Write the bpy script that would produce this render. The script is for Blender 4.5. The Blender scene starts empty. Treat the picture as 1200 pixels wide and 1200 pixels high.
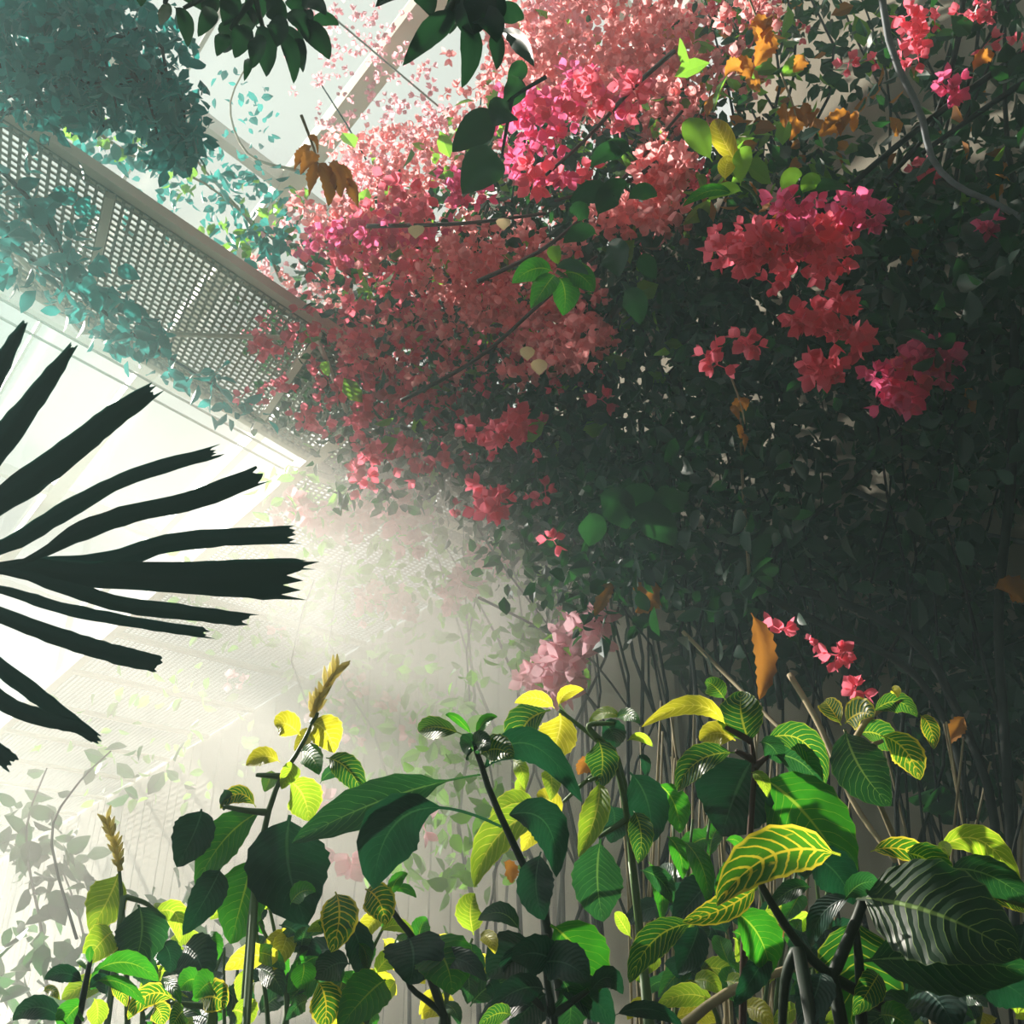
import bpy, math, random
import numpy as np
from mathutils import Vector, Matrix, Quaternion
random.seed(7); rng = np.random.default_rng(7)
D = bpy.data; S = bpy.context.scene; COL = S.collection
PI = math.pi
# ------------------------------------------------------------------ camera, world, sun, exposure
F = 1200.0; PITCH = math.radians(30); CAM = Vector((0, 0, 1.5))
FW = Vector((0, math.cos(PITCH), math.sin(PITCH))); UP = Vector((0, -math.sin(PITCH), math.cos(PITCH))); RT = Vector((1, 0, 0))
cd = D.cameras.new('camera'); cam = D.objects.new('camera', cd); COL.objects.link(cam); S.camera = cam
cd.sensor_width = 36; cd.lens = 36 * F / 1200; cd.clip_start = 0.05
cam.location = CAM; cam.rotation_euler = (PI / 2 + PITCH, 0, 0)
SUN = Vector((-0.73, 0.42, 0.52)).normalized()
w = D.worlds.new('sky'); S.world = w; w.use_nodes = True
w.node_tree.nodes['Background'].inputs[0].default_value = (0.95, 1.0, 0.93, 1)
w.node_tree.nodes['Background'].inputs[1].default_value = 0.76
sl = D.lights.new('sun', 'SUN'); sl.energy = 24.5; sl.angle = math.radians(0.8); sl.color = (1.0, 0.945, 0.85)
so = D.objects.new('sun', sl); COL.objects.link(so); so.location = SUN * 20
so.rotation_euler = (-SUN).to_track_quat('-Z', 'Y').to_euler()
S.view_settings.view_transform = 'Standard'; S.view_settings.look = 'None'
S.view_settings.exposure = 0.18; S.view_settings.gamma = 1.0; S.view_settings.use_curve_mapping = False
cy = S.cycles; cy.max_bounces = 10; cy.transparent_max_bounces = 24; cy.transmission_bounces = 8
cy.diffuse_bounces = 3; cy.glossy_bounces = 2; cy.volume_bounces = 3; cy.volume_step_rate = 4; cy.volume_max_steps = 48
cy.caustics_reflective = False; cy.caustics_refractive = False; cy.sample_clamp_indirect = 3

def P(x, y, t):                                   # a point seen at photo pixel x, y at depth t metres: only used to survey places
    return CAM + t * (FW + RT * ((x - 600) / F) + UP * ((600 - y) / F))
def W(x, y, off=0.0):                             # where that sight line meets the back wall (off = metres in front of it)
    d = FW + RT * ((x - 600) / F) + UP * ((600 - y) / F)
    den = d.x * WN.x + d.y * WN.y
    t = (WC - off) / den if den > 0.15 else 30
    return CAM + d * min(t, 30)
WN = Vector((0.788, 0.615, 0)); WC = 3.55; WD = Vector((0.615, -0.788, 0))     # wall: WN.p = WC, runs along WD

# ------------------------------------------------------------------ materials
def mat(name):
    m = D.materials.new(name); m.use_nodes = True; nt = m.node_tree; nt.nodes.clear()
    out = nt.nodes.new('ShaderNodeOutputMaterial'); return m, nt, out
def N(nt, t, **k):
    n = nt.nodes.new(t)
    for a, v in k.items():
        if a.startswith('i_'):
            key = a[2:]; key = int(key) if key.isdigit() else key.replace('_', ' ')
            n.inputs[key].default_value = v
        else: setattr(n, a, v)
    return n
def L(nt, a, b): nt.links.new(a, b)
def M(nt, op, a, b=None, c=None, clamp=False):
    n = nt.nodes.new('ShaderNodeMath'); n.operation = op; n.use_clamp = clamp
    for i, v in enumerate((a, b, c)):
        if v is None: continue
        if isinstance(v, (int, float)): n.inputs[i].default_value = v
        else: nt.links.new(v, n.inputs[i])
    return n.outputs[0]
def mixc(nt, f, a, b):
    n = nt.nodes.new('ShaderNodeMix'); n.data_type = 'RGBA'
    if isinstance(f, (int, float)): n.inputs[0].default_value = f
    else: nt.links.new(f, n.inputs[0])
    for i, v in ((6, a), (7, b)):
        if isinstance(v, tuple): n.inputs[i].default_value = (*v[:3], 1)
        else: nt.links.new(v, n.inputs[i])
    return n.outputs[2]
def leafy(nt, out, col, tcol, trans=0.45, rough=0.4, spec=0.5, bump=None, bs=0.3):
    p = N(nt, 'ShaderNodeBsdfPrincipled', i_Roughness=rough); p.inputs['Specular IOR Level'].default_value = spec
    t = N(nt, 'ShaderNodeBsdfTranslucent'); mx = N(nt, 'ShaderNodeMixShader', i_0=trans)
    for s, v in ((p.inputs[0], col), (t.inputs[0], tcol)):
        if isinstance(v, tuple): s.default_value = (*v[:3], 1)
        else: L(nt, v, s)
    if bump is not None:
        b = N(nt, 'ShaderNodeBump', i_Strength=bs, i_Distance=0.004); L(nt, bump, b.inputs['Height']); L(nt, b.outputs[0], p.inputs['Normal'])
    L(nt, p.outputs[0], mx.inputs[1]); L(nt, t.outputs[0], mx.inputs[2]); L(nt, mx.outputs[0], out.inputs[0])
def vein_leaf(name, base, vein, tbase, tvein, wv=0.12, n=11, trans=0.5, rough=0.38, edge=0.06, patch=0.0):
    """leaf blade with a midrib, curved side veins and a rim, drawn from the blade's own uv"""
    m, nt, out = mat(name)
    uv = N(nt, 'ShaderNodeUVMap'); sx = N(nt, 'ShaderNodeSeparateXYZ'); L(nt, uv.outputs[0], sx.inputs[0])
    oi = N(nt, 'ShaderNodeObjectInfo')
    nz = N(nt, 'ShaderNodeTexNoise', i_Scale=7.0, i_Detail=2.0)
    off = N(nt, 'ShaderNodeVectorMath', operation='ADD'); L(nt, uv.outputs[0], off.inputs[0]); 
    cmb = N(nt, 'ShaderNodeCombineXYZ'); L(nt, M(nt, 'MULTIPLY', oi.outputs['Random'], 37.0), cmb.inputs[0]); L(nt, cmb.outputs[0], off.inputs[1])
    L(nt, off.outputs[0], nz.inputs['Vector'])
    u = sx.outputs[0]; v = M(nt, 'SUBTRACT', M(nt, 'MULTIPLY', sx.outputs[1], 2.0), 1.0); av = M(nt, 'ABSOLUTE', v)
    nzv = M(nt, 'SUBTRACT', nz.outputs[0], 0.5)
    curve = M(nt, 'MULTIPLY', M(nt, 'POWER', av, 1.35), 0.24)
    ph = M(nt, 'MULTIPLY', M(nt, 'ADD', M(nt, 'SUBTRACT', u, curve), M(nt, 'MULTIPLY', nzv, 0.035)), float(n))
    fr = M(nt, 'ABSOLUTE', M(nt, 'SUBTRACT', M(nt, 'FRACT', ph), 0.5))
    wid = M(nt, 'MULTIPLY', M(nt, 'ADD', M(nt, 'MULTIPLY', av, -0.45), 1.15), wv)
    side = M(nt, 'MULTIPLY', M(nt, 'SUBTRACT', M(nt, 'ADD', fr, wid), 0.5), 22.0, clamp=True)
    mid = M(nt, 'MULTIPLY', M(nt, 'SUBTRACT', M(nt, 'MULTIPLY', M(nt, 'SUBTRACT', 1.25, u), 0.055 + wv * 0.15), av), 30.0, clamp=True)
    rim = M(nt, 'MULTIPLY', M(nt, 'SUBTRACT', M(nt, 'ADD', av, M(nt, 'MULTIPLY', nzv, 0.12)), 1.0 - edge), 14.0, clamp=True)
    vm = M(nt, 'MAXIMUM', M(nt, 'MAXIMUM', side, mid), rim)
    if patch > 0:
        pm = M(nt, 'MULTIPLY', M(nt, 'SUBTRACT', M(nt, 'ADD', nz.outputs[0], M(nt, 'MULTIPLY', u, 0.18)), 0.80 - patch), 8.0, clamp=True)
        vm = M(nt, 'MAXIMUM', vm, pm)
    nz2 = N(nt, 'ShaderNodeTexNoise', i_Scale=3.0, i_Detail=4.0); L(nt, off.outputs[0], nz2.inputs['Vector'])
    b2 = tuple(c * 0.55 for c in base)
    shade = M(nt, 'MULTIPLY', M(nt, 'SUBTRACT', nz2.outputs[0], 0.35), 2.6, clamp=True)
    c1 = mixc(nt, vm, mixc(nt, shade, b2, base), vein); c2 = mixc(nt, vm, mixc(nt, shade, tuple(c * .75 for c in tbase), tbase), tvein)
    quilt = M(nt, 'ADD', M(nt, 'MULTIPLY', fr, -1.6), M(nt, 'MULTIPLY', mid, -0.7))
    leafy(nt, out, c1, c2, trans, rough, 0.5, quilt, 0.26)
    return m
def plain_leaf(name, col, tcol, trans=0.45, rough=0.45, spec=0.4, var=0.35):
    m, nt, out = mat(name)
    oi = N(nt, 'ShaderNodeObjectInfo'); g = N(nt, 'ShaderNodeNewGeometry')
    r = M(nt, 'FRACT', M(nt, 'ADD', oi.outputs['Random'], M(nt, 'MULTIPLY', g.outputs['Random Per Island'], 7.3)))
    f = M(nt, 'ADD', 1 - var, M(nt, 'MULTIPLY', r, 2 * var))
    def sc(c):
        n = N(nt, 'ShaderNodeVectorMath', operation='SCALE'); n.inputs[0].default_value = c[:3]; L(nt, f, n.inputs['Scale']); return n.outputs[0]
    leafy(nt, out, sc(col), sc(tcol), trans, rough, spec)
    return m
def solid(name, col, rough=0.6, spec=0.3, var=0.0, scale=8, metal=0, bump=0.0, col2=None):
    m, nt, out = mat(name)
    p = N(nt, 'ShaderNodeBsdfPrincipled', i_Roughness=rough, i_Metallic=metal); p.inputs['Specular IOR Level'].default_value = spec
    tc = N(nt, 'ShaderNodeTexCoord'); nz = N(nt, 'ShaderNodeTexNoise', i_Scale=float(scale), i_Detail=6.0); L(nt, tc.outputs['Object'], nz.inputs['Vector'])
    c2 = col2 or tuple(c * (1 - var) for c in col)
    f = M(nt, 'MULTIPLY', M(nt, 'SUBTRACT', nz.outputs[0], 0.35), 3.0, clamp=True)
    L(nt, mixc(nt, f, c2, col), p.inputs[0])
    if bump:
        b = N(nt, 'ShaderNodeBump', i_Strength=bump, i_Distance=0.01); L(nt, nz.outputs[0], b.inputs['Height']); L(nt, b.outputs[0], p.inputs['Normal'])
    L(nt, p.outputs[0], out.inputs[0]); return m

MT = {}
#                                base                vein               trans base          trans vein
MT['bold']  = vein_leaf('sanchezia_bold',  (.018,.085,.022), (.36,.46,.05), (.05,.30,.03), (.62,.72,.06), .085, 11, .46)
MT['gold']  = vein_leaf('sanchezia_gold',  (.03,.12,.018), (.60,.52,.04), (.10,.38,.02), (.95,.80,.06), .13, 9, .62, edge=.17, patch=.05)
MT['fine']  = vein_leaf('sanchezia_fine',  (.016,.062,.034), (.12,.26,.09), (.03,.20,.04), (.20,.42,.08), .045, 12, .38, .36, .03)
MT['net']   = vein_leaf('sanchezia_netted', (.012,.055,.022), (.20,.34,.08), (.02,.16,.025), (.26,.42,.08), .055, 12, .34, .46, .035)
MT['dark']  = vein_leaf('sanchezia_dark',  (.016,.058,.046), (.06,.13,.10), (.014,.12,.04), (.05,.17,.04), .035, 12, .30, .42, .02)
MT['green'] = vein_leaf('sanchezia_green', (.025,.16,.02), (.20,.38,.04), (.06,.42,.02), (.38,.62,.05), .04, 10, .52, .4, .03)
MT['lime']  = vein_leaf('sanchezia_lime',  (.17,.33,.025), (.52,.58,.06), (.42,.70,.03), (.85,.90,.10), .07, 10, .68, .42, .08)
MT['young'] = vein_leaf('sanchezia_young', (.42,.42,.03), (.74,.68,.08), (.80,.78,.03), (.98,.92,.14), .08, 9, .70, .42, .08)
MT['stem_dark'] = solid('dark_green_stem', (.02,.045,.025), .5, .4, .5)
MT['stem_green'] = solid('green_stem', (.10,.20,.05), .5, .4, .4)
MT['stem_red'] = solid('reddish_stem', (.07,.03,.018), .5, .4, .4)
MT['bark'] = solid('thin_vine_bark', (.022,.025,.022), .8, .2, .5, 20)
MT['bark_grey'] = solid('grey_vine_bark', (.20,.22,.24), .7, .3, .4, 20)
MT['bark_tan'] = solid('tan_dry_cane', (.42,.34,.20), .7, .3, .45, 14)
MT['palm'] = plain_leaf('palm_blade', (.028,.095,.088), (.02,.12,.09), .22, .5, .3, .15)
MT['overhang'] = plain_leaf('overhanging_leaf', (.008,.030,.024), (.02,.10,.03), .22, .4, .35, .3)
MT['tree'] = plain_leaf('fine_tree_leaf', (.022,.19,.185), (.05,.46,.42), .35, .4, .4, .4)  # teal of the haze and film tint is put into the leaf colour
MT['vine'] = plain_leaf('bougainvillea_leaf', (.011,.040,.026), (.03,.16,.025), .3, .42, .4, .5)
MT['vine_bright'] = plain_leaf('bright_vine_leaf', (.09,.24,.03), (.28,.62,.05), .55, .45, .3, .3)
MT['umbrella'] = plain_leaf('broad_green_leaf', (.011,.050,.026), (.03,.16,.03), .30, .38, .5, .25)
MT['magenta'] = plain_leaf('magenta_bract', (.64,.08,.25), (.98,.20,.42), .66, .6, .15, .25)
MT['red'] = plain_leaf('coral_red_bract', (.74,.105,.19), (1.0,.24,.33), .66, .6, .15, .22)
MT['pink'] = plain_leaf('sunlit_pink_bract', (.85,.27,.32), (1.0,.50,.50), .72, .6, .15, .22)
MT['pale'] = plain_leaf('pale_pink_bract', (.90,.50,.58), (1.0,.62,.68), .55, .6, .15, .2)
MT['dry'] = plain_leaf('dry_orange_leaf', (.36,.14,.025), (.70,.30,.04), .45, .7, .2, .4)
MT['dry_pale'] = plain_leaf('pale_dry_bract', (.62,.50,.30), (.9,.75,.42), .5, .7, .2, .3)
MT['spike'] = plain_leaf('dry_flower_spike', (.80,.72,.40), (.95,.88,.48), .5, .7, .2, .2)
MT['steel'] = solid('cream_painted_steel', (.80,.76,.64), .5, .4, .12, 3)
MT['perf'] = solid('perforated_sheet_metal', (.26,.28,.20), .5, .4, .3, 3)
MT['bar'] = solid('white_glazing_bar', (.86,.85,.80), .45, .4, .08, 3)
MT['cable'] = solid('steel_cable', (.35,.34,.30), .4, .5, .1)
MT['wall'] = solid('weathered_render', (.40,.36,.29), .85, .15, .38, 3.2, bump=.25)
for n_ in list(MT['wall'].node_tree.nodes):            # weather streaks run down the wall
    if n_.type == 'TEX_NOISE':
        mp_ = MT['wall'].node_tree.nodes.new('ShaderNodeMapping'); mp_.inputs['Scale'].default_value = (1, 1, .10)
        MT['wall'].node_tree.links.new(n_.inputs['Vector'].links[0].from_socket, mp_.inputs[0]); MT['wall'].node_tree.links.new(mp_.outputs[0], n_.inputs['Vector'])
MT['groove'] = solid('wall_backing', (.34,.31,.25), .9, .1, .3, 3)
MT['soil'] = solid('dark_soil', (.045,.035,.025), .95, .1, .5, 6, bump=.5)
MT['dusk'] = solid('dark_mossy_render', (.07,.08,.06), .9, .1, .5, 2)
def glass_mat():
    m, nt, out = mat('greenhouse_glass')
    t = N(nt, 'ShaderNodeBsdfTransparent'); t.inputs[0].default_value = (.97, .985, .97, 1); g = N(nt, 'ShaderNodeBsdfGlossy', i_Roughness=.08)
    fr = N(nt, 'ShaderNodeFresnel', i_IOR=1.35); mx = N(nt, 'ShaderNodeMixShader')
    L(nt, M(nt, 'MULTIPLY', fr.outputs[0], .6), mx.inputs[0]); L(nt, t.outputs[0], mx.inputs[1]); L(nt, g.outputs[0], mx.inputs[2]); L(nt, mx.outputs[0], out.inputs[0])
    return m
MT['glass'] = glass_mat()

# ------------------------------------------------------------------ object helpers
def root(name, label, cat, loc, group=None):
    o = D.objects.new(name, None); COL.objects.link(o); o.location = loc; o.empty_display_size = .1
    o['label'] = label; o['category'] = cat
    if group: o['group'] = group
    return o
def mesh(name, vs, fs, m, uvs=None, smooth=True):
    me = D.meshes.new(name); me.from_pydata(vs, [], fs)
    for x in (m if isinstance(m, (list, tuple)) else [m]): me.materials.append(x)
    if uvs is not None:
        ul = me.uv_layers.new(name='UVMap'); idx = np.empty(len(me.loops), dtype=np.int32); me.loops.foreach_get('vertex_index', idx)
        ul.data.foreach_set('uv', np.asarray(uvs, dtype=np.float32)[idx].ravel())
    if smooth: me.polygons.foreach_set('use_smooth', [True] * len(me.polygons))
    me.update(); return me
def link(name, me, parent=None, loc=(0, 0, 0), rot=None, sc=None, kind=None, label=None):
    o = D.objects.new(name, me); COL.objects.link(o); o.parent = parent; o.location = loc
    if rot is not None: o.rotation_mode = 'QUATERNION'; o.rotation_quaternion = rot
    if sc is not None: o.scale = (sc, sc, sc) if isinstance(sc, (int, float)) else sc
    if kind: o['kind'] = kind
    if label: o['label'] = label
    return o
class MB:
    def __init__(s): s.v = []; s.f = []
    def box(s, c, ax, h):                         # centre, three axes, half sizes
        c = Vector(c); n = len(s.v)
        for i in (-1, 1):
            for j in (-1, 1):
                for k in (-1, 1): s.v.append(tuple(c + ax[0] * (i * h[0]) + ax[1] * (j * h[1]) + ax[2] * (k * h[2])))
        for q in ((0,1,3,2),(4,6,7,5),(0,4,5,1),(2,3,7,6),(0,2,6,4),(1,5,7,3)): s.f.append(tuple(n + a for a in q))
    def beam(s, a, b, w, h, up=Vector((0, 0, 1))):
        a = Vector(a); b = Vector(b); d = (b - a); l = d.length; d.normalize(); r = d.cross(up).normalized(); u = r.cross(d)
        s.box((a + b) / 2, (d, r, u), (l / 2, w / 2, h / 2))
    def tube(s, pts, rad, k=6):
        pts = [Vector(p) for p in pts]; n0 = len(s.v); prev = None
        for i, p in enumerate(pts):
            d = (pts[min(i + 1, len(pts) - 1)] - pts[max(i - 1, 0)]).normalized()
            if prev is None: prev = d.orthogonal().normalized()
            a = (prev - d * prev.dot(d)).normalized(); b = d.cross(a); prev = a
            r = rad[i] if isinstance(rad, (list, tuple)) else rad
            for j in range(k):
                t = 2 * PI * j / k; s.v.append(tuple(p + a * (math.cos(t) * r) + b * (math.sin(t) * r)))
        for i in range(len(pts) - 1):
            for j in range(k):
                q = n0 + i * k; s.f.append((q + j, q + (j + 1) % k, q + k + (j + 1) % k, q + k + j))
        s.f.append(tuple(n0 + j for j in reversed(range(k)))); e = n0 + (len(pts) - 1) * k; s.f.append(tuple(e + j for j in range(k)))
    def obj(s, name, m, parent=None, loc=None, smooth=False, kind=None, label=None):
        if loc is not None: s.v = [tuple(Vector(v) - loc) for v in s.v]
        return link(name, mesh(name, s.v, s.f, m, smooth=smooth), parent, kind=kind, label=label)
def spline(pts, n):                               # Catmull-Rom through pts
    pts = [Vector(p) for p in pts]; out = []; m = len(pts) - 1
    for i in range(n + 1):
        x = i / n * m; k = min(int(x), m - 1); t = x - k
        p0 = pts[max(k - 1, 0)]; p1 = pts[k]; p2 = pts[k + 1]; p3 = pts[min(k + 2, m)]
        out.append(0.5 * ((2 * p1) + (p2 - p0) * t + (2 * p0 - 5 * p1 + 4 * p2 - p3) * t * t + (3 * p1 - p0 - 3 * p2 + p3) * t ** 3))
    return out
def px_path(pp, n=10):                            # [(x, y, depth), ...] surveyed from the photograph -> smooth curve
    return spline([P(*p) for p in pp], n)
def stem(parent, pp, r0, r1, m, n=10, name='stem', label=None, k=6):
    pts = px_path(pp, n); rr = [r0 + (r1 - r0) * i / n for i in range(n + 1)]; b = MB()
    if pp[0][1] > 980 and pts[0].z > .3 and name in ('stem', 'cane'):          # it comes up out of the soil
        p = pts[0]; pts = [Vector((p.x + .04, p.y + .03, 0)), Vector((p.x + .05, p.y, p.z * .5))] + pts; rr = [r0, r0] + rr
    b.tube(pts, rr, k)
    return b.obj(name, m, parent, parent.location if parent else None, True, label=label)

def blade(base, ctrl, tip, width, face=0.0, fold=0.25, serr=0.03, wavy=0.03, nu=16, nv=6, petiole=0.10, shape=0.9, rnd=None):
    """a leaf blade: curved midrib base-ctrl-tip, folded along it, toothed rim; uv u = along, v = across"""
    R = rnd or random
    base, ctrl, tip = Vector(base), Vector(ctrl), Vector(tip); V = []; U = []; Fc = []; width = width * 1.1
    Ln = (tip - base).length; ph = R.uniform(0, 6)
    for i in range(nu + 1):
        u = i / nu; p = base * (1 - u) ** 2 + ctrl * (2 * u * (1 - u)) + tip * u * u
        d = ((ctrl - base) * (1 - u) + (tip - ctrl) * u).normalized()
        view = (p - CAM).normalized(); side = d.cross(view)
        if side.length < .05: side = d.cross(UP)
        side.normalize(); nrm = side.cross(d).normalized()
        q = Quaternion(d, face * (0.7 + 0.6 * u)); side = q @ side; nrm = q @ nrm
        if u < petiole: wd = 0.05
        else:
            x = (u - petiole) / (1 - petiole); wd = 0.05 + 1.0 * math.sin(PI * min(1, x ** shape)) ** 0.72 * (1 - 0.25 * x ** 4)
            if x > .995: wd = 0.02
        hw = width * .5 * wd * (1 + (serr if i % 2 else -serr))
        for j in range(nv + 1):
            v = j / nv * 2 - 1
            z = abs(v) * hw * fold + math.sin(u * 9 + ph + v * 2) * wavy * hw * abs(v) + math.sin(u * 26 + ph) * .05 * hw * v * v
            V.append(tuple(p + side * (v * hw * math.cos(fold * .7)) + nrm * (-z))); U.append((u if u < petiole else (u - petiole) / (1 - petiole), j / nv))
    for i in range(nu):
        for j in range(nv):
            a = i * (nv + 1) + j; Fc.append((a, a + 1, a + nv + 2, a + nv + 1))
    return V, Fc, U
def leaf(parent, m, b, t, w, depth, bow=None, face=0.0, dd=0.05, db=0.0, fold=.25, serr=.035, pet=.08, shape=.9, label=None, name='leaf', wavy=.08):
    """b, t, bow: photo pixels of the leaf's base, tip and bend; w in pixels; depth in metres"""
    B = P(b[0], b[1], depth + db); T = P(t[0], t[1], depth + dd)
    mx, my = (b[0] + t[0]) / 2, (b[1] + t[1]) / 2
    if bow is None: bow = (mx + (t[1] - b[1]) * .10, my - abs(t[0] - b[0]) * .12 - 4)
    # bow is the point the midrib passes at half way
    c = (2 * bow[0] - mx, 2 * bow[1] - my); Cc = P(c[0], c[1], depth + (dd + db) / 2 - 0.02)
    V, Fc, U = blade(B, Cc, T, w / F * depth, face, fold, serr, wavy, petiole=pet, shape=shape)
    V = [tuple(Vector(v) - B) for v in V]
    o = link(name, mesh(name, V, Fc, MT[m], U), parent, (B - parent.location) if parent else B)
    if label: o['label'] = label
    return o

# ------------------------------------------------------------------ mist hanging in the sunbeams (heterogeneous volume)
def cloud(name, label, lo, hi, puffs, col, aniso, noise_scale, contrast):   # the block of air is squared to the wall: lo/hi run along it, towards it, up
    b = MB(); c = (Vector(lo) + Vector(hi)) / 2; h = (Vector(hi) - Vector(lo)) / 2
    b.box(WD * c.x + WN * c.y + Vector((0, 0, c.z)), (WD, WN, Vector((0, 0, 1))), h)
    m, nt, out = mat(name + '_vapour')
    tc = N(nt, 'ShaderNodeTexCoord'); tot = None
    for (p, r, dn) in puffs:
        d = N(nt, 'ShaderNodeVectorMath', operation='SUBTRACT'); L(nt, tc.outputs['Object'], d.inputs[0]); d.inputs[1].default_value = p
        s = N(nt, 'ShaderNodeVectorMath', operation='DIVIDE'); L(nt, d.outputs[0], s.inputs[0]); s.inputs[1].default_value = r if not isinstance(r, float) else (r, r, r)
        dt = N(nt, 'ShaderNodeVectorMath', operation='DOT_PRODUCT'); L(nt, s.outputs[0], dt.inputs[0]); L(nt, s.outputs[0], dt.inputs[1])
        g = M(nt, 'MULTIPLY', M(nt, 'EXPONENT', M(nt, 'MULTIPLY', dt.outputs['Value'], -1.0)), dn)
        tot = g if tot is None else M(nt, 'ADD', tot, g)
    nz = N(nt, 'ShaderNodeTexNoise', i_Scale=noise_scale, i_Detail=3.0, i_Distortion=.6)
    mp = N(nt, 'ShaderNodeMapping'); mp.inputs['Rotation'].default_value = (0, .6, .3); mp.inputs['Scale'].default_value = (1.6, 1, .6)
    L(nt, tc.outputs['Object'], mp.inputs[0]); L(nt, mp.outputs[0], nz.inputs['Vector'])
    f = M(nt, 'ADD', 1 - contrast, M(nt, 'MULTIPLY', M(nt, 'MULTIPLY', M(nt, 'SUBTRACT', nz.outputs[0], .38), 5.0, clamp=True), contrast * 1.6))
    v = N(nt, 'ShaderNodeVolumeScatter', i_Anisotropy=aniso); v.inputs['Color'].default_value = (*col, 1)
    L(nt, M(nt, 'MAXIMUM', M(nt, 'SUBTRACT', M(nt, 'MULTIPLY', tot, f), .006), 0.0), v.inputs['Density']); L(nt, v.outputs[0], out.inputs['Volume'])
    o = b.obj(name, m); o['kind'] = 'stuff'; o['label'] = label; o['category'] = 'mist'
    return o
Z0 = Vector((0, 0, 1))
if True:
    pf = []
    for (x, y, t, r, dn) in ((240, 850, 6.2, 1.7, .17), (40, 1010, 4.8, 1.4, .20), (440, 790, 5.4, 1.1, .80), (490, 690, 5.5, .8, 1.0), (570, 870, 4.8, .9, .80),
                             (360, 620, 6.0, .9, .5), (60, 760, 8.5, 2.0, .05), (620, 760, 5.6, .7, .15)):
        pf.append((tuple(P(x, y, t)), r, dn))
    pf = [(a_, r_, d_ * .50) for a_, r_, d_ in pf]
    cloud('mist', 'white sunlit mist drifting over the panelled wall at lower left', (-17, -.6, .8), (-2.0, 3.5, 6.4), pf, (.95, .885, .83), .40, .8, .45)
    pf = [(tuple(P(30, 120, 3.4)), 1.1, .065), (tuple(P(90, 330, 4.2)), 1.0, .06)]
    b = MB(); b.box((-.4, 3.6, 3.2), (RT, Vector((0, 1, 0)), Z0), (7.6, 8.4, 3.1)); m, nt, out = mat('black_lift_haze')
    v = N(nt, 'ShaderNodeVolumeScatter', i_Anisotropy=.35); v.inputs['Color'].default_value = (.66, .96, 1, 1); v.inputs['Density'].default_value = .012; L(nt, v.outputs[0], out.inputs['Volume'])  # thin bluish volume added to lift the blacks like faded film
    o = b.obj('black_lift_haze', m); o['kind'] = 'stuff'; o['label'] = 'thin bluish haze added throughout to lift the dark tones'; o['category'] = 'mist'
    cloud('haze', 'faint haze with an added teal light-leak tint around the small-leaved tree at upper left', (-9, -2.8, 2.6), (-1.2, 3.3, 7.8), pf, (.62, 1, .95), .5, 1.0, .2)  # teal film tint is put into this haze's colour

# ------------------------------------------------------------------ the setting
def struct(o): o['kind'] = 'structure'; return o
Z = Vector((0, 0, 1))
def wp(s, n, z): return WN * n + WD * s + Z * z     # along the wall, distance to it, height
D2_ = Vector((-.615, .788, 0))
def slab(b, s0, s1, n0, n1, z0, z1): b.box(wp((s0 + s1) / 2, (n0 + n1) / 2, (z0 + z1) / 2), (WD, WN, Z), ((s1 - s0) / 2, (n1 - n0) / 2, (z1 - z0) / 2))
b = MB(); b.box((0, 5, -.1), (RT, Vector((0, 1, 0)), Z), (24, 22, .1)); struct(b.obj('floor', MT['soil']))
b = MB(); slab(b, -20, -4.3, WC + .03, WC + .25, 0, 4.5); slab(b, -4.3, -2.4, WC, WC + .25, 0, 6.2); slab(b, -2.4, 4.6, WC, WC + .25, 0, 9)
wb = struct(b.obj('wall_back', [MT['wall']]))
x = -20.0; pan = None; k = 0
b = MB(); b.box((0, 0, 2.25), (WD, WN, Z), (.104, .015, 2.25)); pm = mesh('panel', b.v, b.f, MT['wall'], smooth=False)
while x < -4.4:
    link('panel', pm, wb, wp(x + .11, WC + .015 + random.uniform(-.006, .006), 0)); x += .222
# cracks of the rendered part: shallow pilaster strips and a coping
for s in (-4.3, -3.35):
    b = MB(); slab(b, s, s + .12, WC - .03, WC + .01, 0, 6.2 if s < -2.4 else 9); b.obj('pilaster', MT['wall'], wb)
b = MB(); slab(b, -4.3, -2.4, WC - .05, WC + .3, 6.2, 6.3); b.obj('coping', MT['steel'], wb)
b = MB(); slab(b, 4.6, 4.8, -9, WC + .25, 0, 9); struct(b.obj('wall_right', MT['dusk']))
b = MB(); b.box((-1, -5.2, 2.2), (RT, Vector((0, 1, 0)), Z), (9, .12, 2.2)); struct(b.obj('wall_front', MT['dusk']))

b = MB(); b.box(WN * -7.6 + D2_ * 3 + Z * 2.3, (D2_, WN, Z), (12, .12, 2.3)); struct(b.obj('wall_left', MT['dusk']))  # unseen wall added to cut the sky light coming from the left
# glazed roof: horizontal frame of white bars with panes
D1 = Vector((.64, .768, 0)); D2 = Vector((-.615, .788, 0)); RZ = 8.0
def rp(a, c, z=RZ):                                  # point with WN.p = a and q = c
    N1 = Vector((-.768, .64, 0)); M2 = Matrix(((WN.x, WN.y), (N1.x, N1.y))).inverted(); q = M2 @ Vector((a, c)); return Vector((q.x, q.y, z))
ceil = None
b = MB(); AA = [-7.4, -4.2, -1.0, 2.2]; CC = [-4.0, -1.0, 2.2, 5.2, 8.2, 11.2, 14.2]
for c in CC: b.beam(rp(AA[0], c), rp(AA[-1] + 1.4, c), .09, .14)
ceil = struct(b.obj('ceiling', MT['bar']))
for a in AA + [3.6]:
    b = MB(); b.beam(rp(a, CC[0]), rp(a, CC[-1]), .17 if a == 2.2 else .10, .16); b.obj('main_beam', MT['steel'] if a == 2.2 else MT['bar'], ceil)
A4 = AA + [3.6]
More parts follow.
